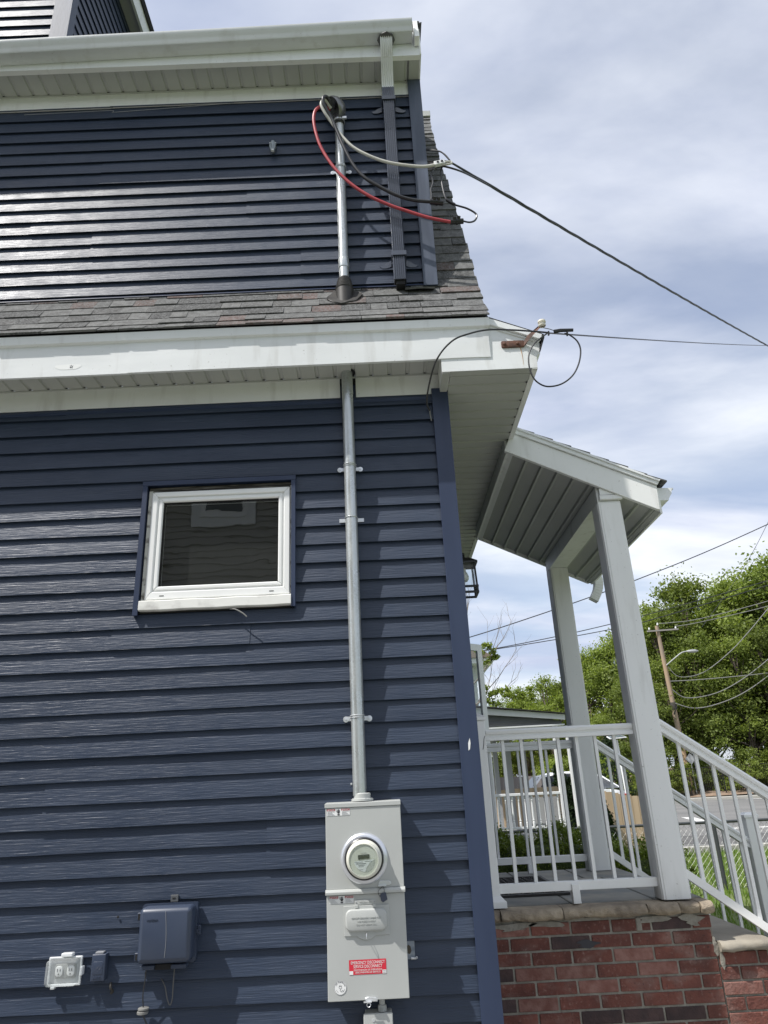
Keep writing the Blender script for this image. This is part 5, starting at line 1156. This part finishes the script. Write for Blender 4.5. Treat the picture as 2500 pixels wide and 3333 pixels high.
tops = [(7.6, 8.6, 3), (10.3, 9.2, 1), (12.3, 10.4, 4), (14.1, 10.9, 1), (15.9, 10.6, 3), (18.4, 13.2, 0), (20.4, 13.9, 3), (22.4, 14.8, 0), (24.6, 16.2, 3), (26.0, 17.0, 2), (28.7, 20.3, 3), (31.2, 17.6, 2), (33.4, 20.4, 0), (35.8, 21.8, 2), (38.4, 21.5, 3), (41.5, 21, 0)]
LB = ('tall leafy tree in the wood across the road', 'tree of the wood standing behind the front row of trees')
for x, zt, k in tops:
    zt *= .95 if x < 33 else .915; y = rnd.uniform(60.5, 64); zb_ = bankz(x, y)-.1
    ORD = ('rightmost', 'second', 'third', 'fourth', 'fifth', 'sixth', 'seventh', 'eighth', 'ninth', 'tenth', 'eleventh', 'twelfth', 'thirteenth', 'fourteenth', 'fifteenth')
    rk = sum(1 for q in tops if x < q[0] < 38.5)
    lb = ('tall leafy tree on the wooded skyline, '+(ORD[rk] if rk == 0 else ORD[rk]+' from the right edge')) if x < 38.5 and x > 9 else ('tall leafy tree of the wood just outside the right picture edge' if x > 20 else 'lower leafy tree of the wood behind the storm door')
    plant('broadleaf_tree', KINDS[k], x, y, zb_, zt-zb_+.3, lb, 'tree', 'skyline trees of the wood', wsc=rnd.uniform(.95, 1.2))
for i in range(17):
    x = 3+i*2.45+rnd.uniform(-.8, .8); y = rnd.uniform(66, 74); top = float(np.interp(x, [q[0] for q in tops[:18]], [q[1] for q in tops[:18]]))
    plant('broadleaf_tree', KINDS[(i*2+2) % 5], x, y, bankz(x, y)-.1, max(6, top*.86), 'shaded leafy tree filling the wood behind the skyline trees', 'tree', 'inner trees of the wood', wsc=1.25)
for i, (x, h, k) in enumerate(((17.5, 6.5, 3), (20.5, 9.5, 2), (23.6, 10.5, 0), (26.6, 12.5, 2), (29.6, 12, 3), (32.4, 13, 2), (35.0, 11, 1), (37.8, 12, 4), (40.5, 12, 2))):
    y = rnd.uniform(56.8, 58.6); plant('broadleaf_tree', KINDS[k], x, y, bankz(x, y)-.1, h, ('first', 'second', 'third', 'fourth', 'fifth', 'sixth', 'seventh', 'eighth', 'ninth')[i]+' tree from the left in the front row of the wood', 'tree', 'front trees of the wood', wsc=1.05)
for i in range(18):
    x = 13+i*1.65+rnd.uniform(-.5, .5); y = rnd.uniform(54.8, 56.6)
    big = x > 31
    plant('understory_shrub', SHRUBS[i % 2], x, y, bankz(x, y)-.1, rnd.uniform(2.2, 3.4)*(1.7 if big else 1), 'bushy undergrowth at the foot of the wood behind the black fence', 'shrub', 'undergrowth along the wood', H=3.2, wsc=1.1)
# yew hedge behind the landing: two mounds
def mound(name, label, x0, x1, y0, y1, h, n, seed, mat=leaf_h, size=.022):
    g = np.random.default_rng(seed); t = thing(name, ((x0+x1)/2, (y0+y1)/2, 0), label, 'hedge', 'hedges by the porch')
    m = 420; u, v, w_ = g.random(m), g.random(m), g.random(m)**.4
    zz = h*w_; sh = np.sqrt(np.clip(1-(w_**5)*.35, .1, 1)); C = np.stack([(x0+x1)/2+(u-.5)*(x1-x0)*sh, (y0+y1)/2+(v-.5)*(y1-y0)*sh, np.maximum(.1, zz-.08)+.05*np.sin(u*9)*w_], 1)
    V, F = leaves(C, np.full(m, .085), n, size, seed, up=.5); c = np.array([(x0+x1)/2, (y0+y1)/2, 0])
    o = bpy.data.objects.new('foliage', meshonly('foliage', V-c, F, mat)); COL.objects.link(o); o.parent = t
    V, F = [], []
    for i in range(9): a = (g.random(2)-.5)*np.array([x1-x0, y1-y0])*.8; tubedata([(a[0], a[1], 0), (a[0]*1.05, a[1]*1.05, h*.75)], .02, 5, .006, V, F)
    o = bpy.data.objects.new('stem', meshonly('stem', V, F, bark)); COL.objects.link(o); o.parent = t
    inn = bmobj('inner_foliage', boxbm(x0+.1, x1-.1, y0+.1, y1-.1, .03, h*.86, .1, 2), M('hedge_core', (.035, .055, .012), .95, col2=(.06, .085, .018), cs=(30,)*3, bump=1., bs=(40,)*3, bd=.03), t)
    return t
mound('yew_hedge', 'clipped dark green hedge seen through the porch balusters', .55, 1.86, 3.05, 4.05, 1.25, 70000, 31)
mound('yew_hedge', 'clipped dark green hedge right of the far porch post', 1.80, 2.55, 2.95, 3.85, 1.12, 42000, 32)
# lawn grass
n = 26000; g = np.random.default_rng(3); GX = g.random(n)*10.5+1.6; GY = 5.0+g.random(n)*9.6
a = g.random(n)*6.283; hgt = .05+.09*g.random(n); ln_ = (g.random((n, 2))-.5)*.10; wd = .006+.006*g.random(n)
V = np.zeros((n, 3, 3)); V[:, 0] = np.stack([GX-np.cos(a)*wd, GY-np.sin(a)*wd, np.zeros(n)], 1); V[:, 1] = np.stack([GX+np.cos(a)*wd, GY+np.sin(a)*wd, np.zeros(n)], 1); V[:, 2] = np.stack([GX+ln_[:, 0], GY+ln_[:, 1], hgt], 1)
o = obj('grass', V.reshape(-1, 3), np.arange(n*3).reshape(-1, 3).tolist(), leaf_gr); tag(o, 'bright green uncut grass of the front lawn', 'grass', kind='stuff')
# chain-link fence along the lawn
FY = 8.25; FH = .93
cf = thing('chain_link_fence', (5, FY, 0), 'low chain-link fence with dark posts across the front lawn', 'fence')
tube('top_rail', [(1.2, FY, FH), (12, FY, FH)], .021, fpost, cf, 8)
for x in (2.62, 4.93, 7.3, 9.7, 12.0): tube('fence_post', [(x, FY, 0), (x, FY, FH-.015)], .030, fpost, cf, 10)
V, F = [], []; st = .085
for s_ in (-1, 1):
    x = 1.2-FH
    while x < 12+FH:
        p, q = (x, FY+s_*.004, .02), (x+FH*s_*.9, FY+s_*.004, FH-.005); 
        if s_ < 0: p, q = (x+FH, FY-.004, .02), (x+FH*.1, FY-.004, FH-.005)
        if min(p[0], q[0]) > 1.2 and max(p[0], q[0]) < 12: tubedata([p, q], .0017, 3, None, V, F)
        x += st
o = obj('wire_mesh', V, F, chain, cf); o['kind'] = 'stuff'
# neighbour's porch (pixel rays scaled out to Y = 9.2)
np_ = thing('neighbor_porch', (2.3, 9.6, 0), 'neighbouring porch with white sloping eave, grey gable and white columns', 'porch')
kq = (9.4+3.7)/(9+3.7)
def nq(x, z): return (x*kq, 1.6+(z-1.6)*kq)
P = [nq(1.2, 2.905), nq(1.2, 2.82), nq(1.75, 2.738), nq(3.049, 2.600), nq(3.051, 2.688)]
prism('eave_fascia', P, 'Y', 9.36, 9.42, nwhite, np_)
prism('porch_gable', [nq(1.2, 2.55), nq(3.0, 2.53), nq(3.0, 2.595), nq(1.2, 2.80)], 'Y', 9.45, 9.50, nsiding, np_)
for z in (2.59, 2.65, 2.71): prism('siding_line', [nq(1.2, z), nq(min(2.99, 2.99-(z-2.6)*9), z-.004), nq(min(2.99, 2.99-(z-2.6)*9), z+.004), nq(1.2, z+.008)], 'Y', 9.43, 9.449, nsiding, np_)
prism('beam', [nq(1.2, 2.50), nq(3.03, 2.512), nq(3.03, 2.535), nq(1.2, 2.525)], 'Y', 9.37, 9.52, nwhite, np_)
prism('porch_ceiling', [nq(1.2, 2.535), nq(3.0, 2.53), nq(3.0, 2.5305), nq(1.2, 2.545)], 'Y', 9.53, 11.4, nsiding, np_)
prism('porch_roof', [nq(1.1, 2.93), nq(3.08, 2.695), nq(3.08, 2.705), nq(1.1, 2.95)], 'Y', 9.3, 11.6, roofdark, np_)
for a, b in ((2.90, 2.995), (3.13, 3.165)): box('column', a, b, 9.38, 9.47, 0, 2.53, nwhite, np_, .005)
for a, b in ((1.96, 2.04), (2.16, 2.29), (2.49, 2.57)): box('grey_column', a, b, 10.4, 10.5, 0, 2.56, ngrey, np_)
box('porch_floor', 1.2, 3.05, 9.36, 11.3, 0, .82, ngrey, np_)
nr = box('rail', 1.3, 2.90, 9.39, 9.46, 1.42, 1.462, nwhite, np_, .004); box('rail', 1.3, 2.90, 9.405, 9.445, .90, .935, nwhite, np_, .003)
bx = [1.62+i*.112 for i in range(12)]
prof = [(.020, .935), (.020, 1.00), (.012, 1.01), (.020, 1.03), (.013, 1.05), (.018, 1.10), (.013, 1.30), (.012, 1.335), (.019, 1.35), (.012, 1.365), (.020, 1.375), (.020, 1.42)]
for i, x in enumerate(bx):
    if i == 0: b0 = lathe('turned_baluster', prof, (x, 9.425, 0), 'Z', nwhite, np_, 8, 30)
    else: dup(b0, b0.location+Vector((x-bx[0], 0, 0)), np_)
box('storage_panel', 2.30, 2.88, 9.62, 9.66, .82, 1.38, ngrey, np_)
# cedar fence, grey fence, car, cone shrubs
cd = thing('cedar_fence', (3.3, 11.2, 0), 'new tan cedar board fence beyond the neighbouring porch', 'fence')
ck = (11.2+3.7)/13.7
bp = None
for i in range(28):
    x = 1.72+i*.118
    zt = 1.6+(float(np.interp(x/ck, [1.775, 2.226, 2.926, 3.82, 4.32], [1.514, 1.532, 1.54, 1.414, 1.315]))-1.6)*ck
    box('fence_board', x, x+.115, 11.2+.004*(i % 3), 11.222+.004*(i % 3), .05, zt, cedar, cd)
for z in (.4, 1.15): box('fence_rail', 1.7, 5.0, 11.232, 11.27, z, z+.07, cedar, cd)
gf = thing('grey_fence', (3, 21, 0), 'weathered grey board fence behind the parked white car', 'fence')
for i in range(26): box('fence_board', 2.2+i*.16, 2.355+i*.16, 21+.006*(i % 2), 21.03+.006*(i % 2), 0, 1.84, greyfence, gf)
def cone(name, label, x, y, h, r, n, seed):
    t = thing(name, (x, y, 0), label, 'shrub', 'conical evergreens')
    g = np.random.default_rng(seed); m = 300; w_ = g.random(m)**.7; an = g.random(m)*6.283; rr = r*(1-w_)**.75*np.sqrt(g.random(m))
    V, F = leaves(np.stack([np.cos(an)*rr, np.sin(an)*rr, w_*h*.96+.08], 1), np.full(m, .10), n, .07, seed, up=.6)
    o = bpy.data.objects.new('foliage', meshonly('foliage', V, F, leaf_a)); COL.objects.link(o); o.parent = t
    V, F = tubedata([(0, 0, 0), (0, 0, h*.8)], .04, 6, .01); o = bpy.data.objects.new('trunk', meshonly('trunk', V, F, bark)); COL.objects.link(o); o.parent = t
cone('arborvitae', 'narrow dark evergreen in front of the white car windows', 3.62, 12.6, 1.95, .30, 5000, 41)
cone('arborvitae', 'dark evergreen between the white neighbouring column and the far post', 3.12, 9.75, 1.62, .24, 5000, 42)
cone('arborvitae', 'rounded dark evergreen in front of the cedar fence right part', 3.70, 9.9, 1.20, .38, 5000, 43)
cone('arborvitae', 'tall dark evergreen behind the solar lamp pole', 7.6, 25.5, 3.3, .8, 7000, 44)
cone('arborvitae', 'wide dark evergreen right of the white car', 8.9, 26.5, 3.6, 1.0, 7000, 45)
# white car: lofted body
car = thing('parked_car', (4.45, 17.6, 0), 'white parked car behind the cedar fence', 'car')
st_ = [(2.62, .62, .95), (2.75, .55, 1.10), (3.3, .5, 1.22), (3.72, .5, 1.34), (4.05, .5, 1.38), (5.9, .5, 1.38), (6.28, .52, 1.32), (6.36, .6, 1.05)]
V = []; F = []; k = 8
for (x, lo, hi) in st_:
    w_ = .90 if 3 < x < 6.2 else .80
    V += [(x, 17.6+a*w_, z) for a, z in ((-.92, lo), (-1, lo+.25), (-1, hi-.12), (-.93, hi), (.93, hi), (1, hi-.12), (1, lo+.25), (.92, lo))]
for i in range(len(st_)-1):
    for j in range(k): F.append([i*k+j, i*k+(j+1) % k, (i+1)*k+(j+1) % k, (i+1)*k+j])
F += [list(range(k)), [(len(st_)-1)*k+j for j in range(k)]]
shade(obj('body', V, F, carw, car), 40)
rf_ = [(3.70, 1.36, .80), (4.10, 1.78, .68), (4.60, 1.88, .66), (5.3, 1.86, .66), (5.75, 1.74, .68), (6.22, 1.40, .78)]
V = []; F = []
for (x, z, w_) in rf_: V += [(x, 17.6-w_-.06*(z < 1.5), z-.05), (x, 17.6-w_+.03, z), (x, 17.6+w_-.03, z), (x, 17.6+w_+.06*(z < 1.5), z-.05)]
for i in range(5):
    for j in range(3): F.append([i*4+j, i*4+j+1, i*4+j+5, i*4+j+4])
shade(obj('roof', V, F, carw, car), 50)
def carpoly(nm, P, mat): obj(nm, P, [list(range(len(P)))], mat, car)
ys = 16.86
carpoly('side_window', [(3.98, ys-.05, 1.40), (4.86, ys-.05, 1.40), (4.86, ys+.03, 1.80), (4.22, ys+.03, 1.76)], carglass)
carpoly('side_window', [(4.92, ys-.05, 1.40), (5.62, ys-.05, 1.42), (5.50, ys+.03, 1.76), (4.92, ys+.03, 1.80)], carglass)
carpoly('windscreen', [(3.76, 16.95, 1.425), (3.76, 18.25, 1.425), (4.08, 18.15, 1.775), (4.08, 17.05, 1.775)], carglass)
box('door_panel', 3.82, 5.85, 16.685, 16.70, 1.30, 1.375, carw, car); box('mirror', 3.98, 4.12, 16.50, 16.66, 1.38, 1.48, black, car, .03)
box('tail_lamp', 6.12, 6.34, 16.70, 16.84, 1.16, 1.25, lampred, car, .02); box('pillar', 4.87, 4.915, 16.835, 16.9, 1.39, 1.80, black, car)
for x in (3.5, 5.55):
    V, F = tubedata([(x, 16.66, .34), (x, 16.86, .34)], .34, 20); wl = obj('wheel', V, F, tyre, car); V, F = tubedata([(x, 16.645, .34), (x, 16.66, .34)], .2, 14); obj('rim', V, F, zinc, wl)
    V, F = tubedata([(x, 18.36, .34), (x, 18.56, .34)], .34, 20); obj('wheel', V, F, tyre, car)
# solar lamp
sp_ = thing('solar_lamp', (8.5, 24, 0), 'pale pole carrying a tilted solar panel seen past the near post', 'lamp')
tube('pole', [(8.56, 24, 0), (8.46, 24, 2.98)], .045, nwhite, sp_, 10)
obj('solar_panel', [(8.10, 23.6, 3.02), (8.72, 23.6, 3.05), (8.80, 24.4, 3.16), (8.22, 24.4, 3.14), (8.10, 23.6, 2.99), (8.72, 23.6, 3.02), (8.80, 24.4, 3.13), (8.22, 24.4, 3.11)], [[0, 1, 2, 3], [7, 6, 5, 4], [0, 4, 5, 1], [1, 5, 6, 2], [2, 6, 7, 3], [3, 7, 4, 0]], nwhite, sp_)
obj('panel_face', [(8.14, 23.63, 3.030), (8.70, 23.63, 3.056), (8.77, 24.36, 3.160), (8.25, 24.36, 3.141)], [[0, 1, 2, 3]], solarblue, sp_)
# utility pole with street lamp and diamond sign
up = thing('utility_pole', (23.0, 55, .1), 'leaning wooden utility pole with crossarm and street lamp at the wood edge', 'utility pole')
tube('pole', [(23.05, 55, -.4), (22.88, 55, 7), (22.74, 55, 13.35)], .235, polewood, up, 14, r1=.15)
bm = boxbm(-1.3, 1.3, -.06, .06, -.06, .06); bmesh.ops.rotate(bm, verts=bm.verts, cent=(0, 0, 0), matrix=Matrix.Rotation(R(-1.5), 3, 'Y')); bmesh.ops.translate(bm, verts=bm.verts, vec=(23.1, 54.8, 12.93)); bmobj('crossarm', bm, M('grey_wood', (.27, .255, .235), .9), up)
for x in (22.0, 22.75, 24.2): lathe('insulator', [(.03, 0), (.07, .04), (.07, .12), (.03, .16), (.05, .2), (0, .24)], (x, 54.8, 13.0 if x != 22.75 else 13.35), 'Z', nwhite, up, 10)
tube('lamp_arm', [(22.85, 54.9, 10.05), (23.5, 54.5, 10.55), (24.1, 54.3, 10.95), (24.6, 54.3, 11.03)], .05, signback, up, 8, 4)
lathe('street_lamp', [(0, -.5), (.07, -.42), (.13, -.1), (.13, .25), (.05, .5), (0, .52)], (24.95, 54.3, 11.03), 'X', signback, up, 12, 60)
tube('strap', [(22.7, 54.75, 6.2), (23.08, 54.75, 6.9)], .05, black, up, 6); lathe('band', [(.24, 0), (.26, .05), (.26, .5), (.24, .55)], (22.89, 55, 6.6), 'Z', M('tar_band', (.05, .045, .04), .9), up, 14)
sg = thing('road_sign', (23.3, 54.9, .1), 'back of a grey diamond road sign beside the utility pole', 'sign')
obj('sign_plate', [(23.33+a*.42, 54.7+d, 2.86+b*.42) for d in (0, .012) for a, b in ((-1, 0), (0, -1), (1, 0), (0, 1))], [[0, 1, 2, 3], [7, 6, 5, 4], [0, 4, 5, 1], [1, 5, 6, 2], [2, 6, 7, 3], [3, 7, 4, 0]], signback, sg)
tube('sign_post', [(23.33, 54.75, .1), (23.33, 54.75, 3.1)], .035, signback, sg, 8)
dp = thing('utility_pole', (11.8, 11.75, 0), 'wooden utility pole on the lawn carrying the service drop, just outside the right picture edge', 'utility pole')
tube('pole', [(11.75, 11.75, -.4), (11.72, 11.72, 6), (11.70, 11.70, 11.6)], .17, polewood, dp, 14, r1=.12)
for z in (10.32, 11.66-.3): lathe('insulator', [(.03, 0), (.05, .03), (.05, .09), (.02, .12), (0, .14)], (11.60, 11.56, z-.06), 'Z', nwhite, dp, 10)
# black mesh fence along the wood
bf = thing('black_fence', (30, 54.1, 0), 'tall black mesh fence along the foot of the wood', 'fence')
V, F = [], []
for i in range(11):
    x = 17.5+i*2.6; tube('fence_post', [(x, 54.1, .1), (x, 54.1, 2.1)], .04, black, bf, 6)
tube('rail', [(17.5, 54.1, 2.08), (43.5, 54.1, 2.5)], .025, black, bf, 6)
for i in range(170):
    x = 17.5+i*.153; tubedata([(x, 54.1, .15), (x+.9, 54.1, 2.07+.016*(x-17.5))], .0055, 3, None, V, F); tubedata([(x+.9, 54.1, .15), (x, 54.1, 2.07+.016*(x-17.5))], .0055, 3, None, V, F)
o = obj('wire_mesh', V, F, black, bf); o['kind'] = 'stuff'
# overhead wires of the street
def wire(label, pts, r, sm=5, mat=black_ins):
    o = tube('overhead_wire', pts, r, mat, None, 5, sm); tag(o, label, 'wire', 'overhead street wires'); return o
def at(pts, Y): return [(x, Y, z) for x, z in pts]
wire('highest overhead wire crossing the sky behind the porch posts', [(1.0, 30, 7.6)]+at([(4.12, 8.226), (8.059, 9.299), (10.783, 10.107), (12.556, 10.677), (15.938, 11.83), (19.591, 13.224), (24, 15)], 30), .024)
wire('upper of two converging overhead wires behind the porch posts', [(2.0, 30, 7.3)]+at([(4.585, 7.545), (8.072, 8.042), (10.799, 8.521), (12.646, 8.903), (18.883, 10.312), (24, 11.6)], 30), .020)
wire('lower of two converging overhead wires behind the porch posts', [(2.0, 30, 7.34)]+at([(4.585, 7.535), (8.055, 7.91), (10.759, 8.272), (12.589, 8.59), (18.826, 10.082), (24, 11.4)], 30), .020)
wire('steep thin overhead wire crossing the treetops at right', at([(21, 15.3), (19.615, 13.322), (18.266, 11.527), (16.67, 9.719), (15.2, 8.2)], 30), .012)
wire('upper pale wire from the crossarm insulators to the right', at([(22.75, 13.5), (24.1, 13.54), (26.43, 13.76), (32.46, 15.0), (38, 16.6)], 54.8), .03, mat=grey_ins)
wire('lower pale wire from the crossarm end to the right', at([(24.2, 13.2), (26.37, 13.47), (32.35, 14.56), (38, 16.0)], 54.8), .03, mat=grey_ins)
wire('drooping wire from below the street lamp rising steeply right', at([(22.95, 9.9), (23.72, 9.09), (25.67, 9.35), (28.06, 10.8), (30.03, 12.4), (32.34, 14.5), (35, 17)], 54.7), .035, mat=grey_ins)
wire('almost level wire from the pole middle to the right', at([(22.9, 8.78), (25.56, 8.81), (31.0, 9.07), (38, 9.6)], 54.7), .035, mat=grey_ins)
wire('drooping wire at mid pole sagging then rising right', at([(22.95, 8.1), (23.94, 7.43), (26.26, 7.67), (28.6, 8.63), (31.3, 10.27), (35, 13)], 54.7), .04, mat=grey_ins)
wire('lowest drooping wire on the pole sagging then rising right', at([(22.95, 7.05), (24.32, 6.62), (26.08, 6.8), (28.35, 7.53), (30.99, 8.95), (35, 11.6)], 54.7), .04, mat=grey_ins)
# far house on the left, small half-bare tree
fh = thing('far_house', (0, 17, 0), 'pale two-storey house with tan roof seen past the storm door', 'house')
box('wall', -3, 2.25, 14.2, 20, 0, 4.35, palesiding, fh)
for j in range(18): box('siding_course', -3, 2.262, 14.185, 14.199, 1.5+j*.15, 1.63+j*.15, palesiding, fh)
prism('eave', [(-3.4, 4.36), (2.64, 4.40), (2.66, 4.52), (-3.4, 4.52)], 'Y', 13.8, 20.4, nwhite, fh)
prism('roof', [(-3.5, 4.525), (2.70, 4.525), (2.1, 4.86), (-3.5, 5.6)], 'Y', 13.75, 20.5, tan_roof, fh)
wd_ = box('window', 1.2, 1.9, 14.165, 14.184, 2.6, 3.9, nwhite, fh); obj('pane', [(1.27, 14.16, 2.67), (1.83, 14.16, 2.67), (1.83, 14.16, 3.83), (1.27, 14.16, 3.83)], [[0, 1, 2, 3]], carglass, wd_)
bt = thing('half_bare_tree', (1.55, 12.4, 0), 'small half-bare tree with a few leaf clusters left of the porch post', 'tree')
V, F = [], []; tips = []
def branch(p, d, l, r, dep, g):
    pts = [p]; q = Vector(p); dd = Vector(d)
    for i in range(3): dd = (dd+Vector((g.uniform(-.18, .18), g.uniform(-.18, .18), g.uniform(-.05, .14)))).normalized(); q = q+dd*l/3; pts.append(tuple(q))
    tubedata(pts, r, 5, r*.5, V, F)
    if dep > 0:
        for i in range(3):
            s_ = Vector(pts[1+i % 3]); branch(tuple(s_), (dd+Vector((g.uniform(-.7, .7), g.uniform(-.4, .4), g.uniform(-.2, .5)))).normalized(), l*g.uniform(.45, .7), r*.5, dep-1, g)
g = random.Random(17)
tubedata(catmull([(1.55, 12.4, 0), (1.6, 12.4, 1.6), (1.7, 12.4, 3.1), (1.85, 12.4, 4.6)], 4), .09, 7, .03, V, F)
for p, d, l in (((1.68, 12.4, 3.0), (.75, 0, .55), 1.25), ((1.75, 12.4, 3.5), (.8, .1, .6), 1.35), ((1.85, 12.4, 4.5), (.2, 0, .95), 1.0), ((1.7, 12.4, 3.2), (.9, 0, .25), .9)): branch(p, d, l, .018, 3, g)
obj('trunk', V, F, M('pale_bark', (.20, .17, .145), .9), bt)
C = np.array([(2.36, 12.3, 4.51), (2.25, 12.3, 4.55), (2.45, 12.4, 4.42), (2.40, 12.4, 4.25), (2.5, 12.4, 4.3), (2.32, 12.4, 4.2), (2.2, 12.4, 3.62), (2.43, 12.4, 3.52), (2.3, 12.4, 3.46), (2.55, 12.4, 3.56), (2.2, 12.4, 3.35), (2.68, 12.4, 3.56), (2.35, 12.4, 3.3), (2.15, 12.4, 4.4)])
lv, lf = leaves(C, np.full(len(C), .11), 900, .085, 9); obj('crown', lv, lf, leaf_y, bt)

# ================================================================== HOUSE ACROSS THE DRIVEWAY (behind the camera; seen mirrored in the pane)
nh = thing('taupe_house', (-2, -9, 0), 'taupe clapboard house across the driveway, mirrored in the window pane', 'house')
box('wall', -11, -.9, -12, -7.42, -.02, 7.4, bsiding, nh)
V, F = [], []
for j in range(64):
    zz = j*.115; b = len(V)
    for x in np.linspace(-11, -.9, 40):
        w_ = .004*math.sin(x*2.3+j*1.7); V += [(x, -7.405, zz), (x, -7.378, zz+w_), (x, -7.40, zz+.115)]
    for i in range(39): F += [[b+i*3, b+i*3+3, b+i*3+4, b+i*3+1], [b+i*3+1, b+i*3+4, b+i*3+5, b+i*3+2]]
o = obj('siding_courses', V, F, bsiding, nh)
wn_ = box('window_trim', -3.10, -2.04, -7.37, -7.34, 5.82, 7.3, nwhite, nh, .004); box('window_frame', -2.96, -2.18, -7.339, -7.325, 5.98, 7.2, vinyl, wn_, .004)
obj('pane', [(-2.88, -7.32, 6.07), (-2.26, -7.32, 6.07), (-2.26, -7.32, 7.12), (-2.88, -7.32, 7.12)], [[3, 2, 1, 0]], M('mirror_house_glass', (.09, .10, .105), .1), wn_)
prism('eave', [(-7.6, 7.4), (-6.95, 7.4), (-6.95, 7.55), (-9.7, 9.2), (-12.4, 7.55), (-12.4, 7.4)], 'X', -11.3, -.6, nwhite, nh)
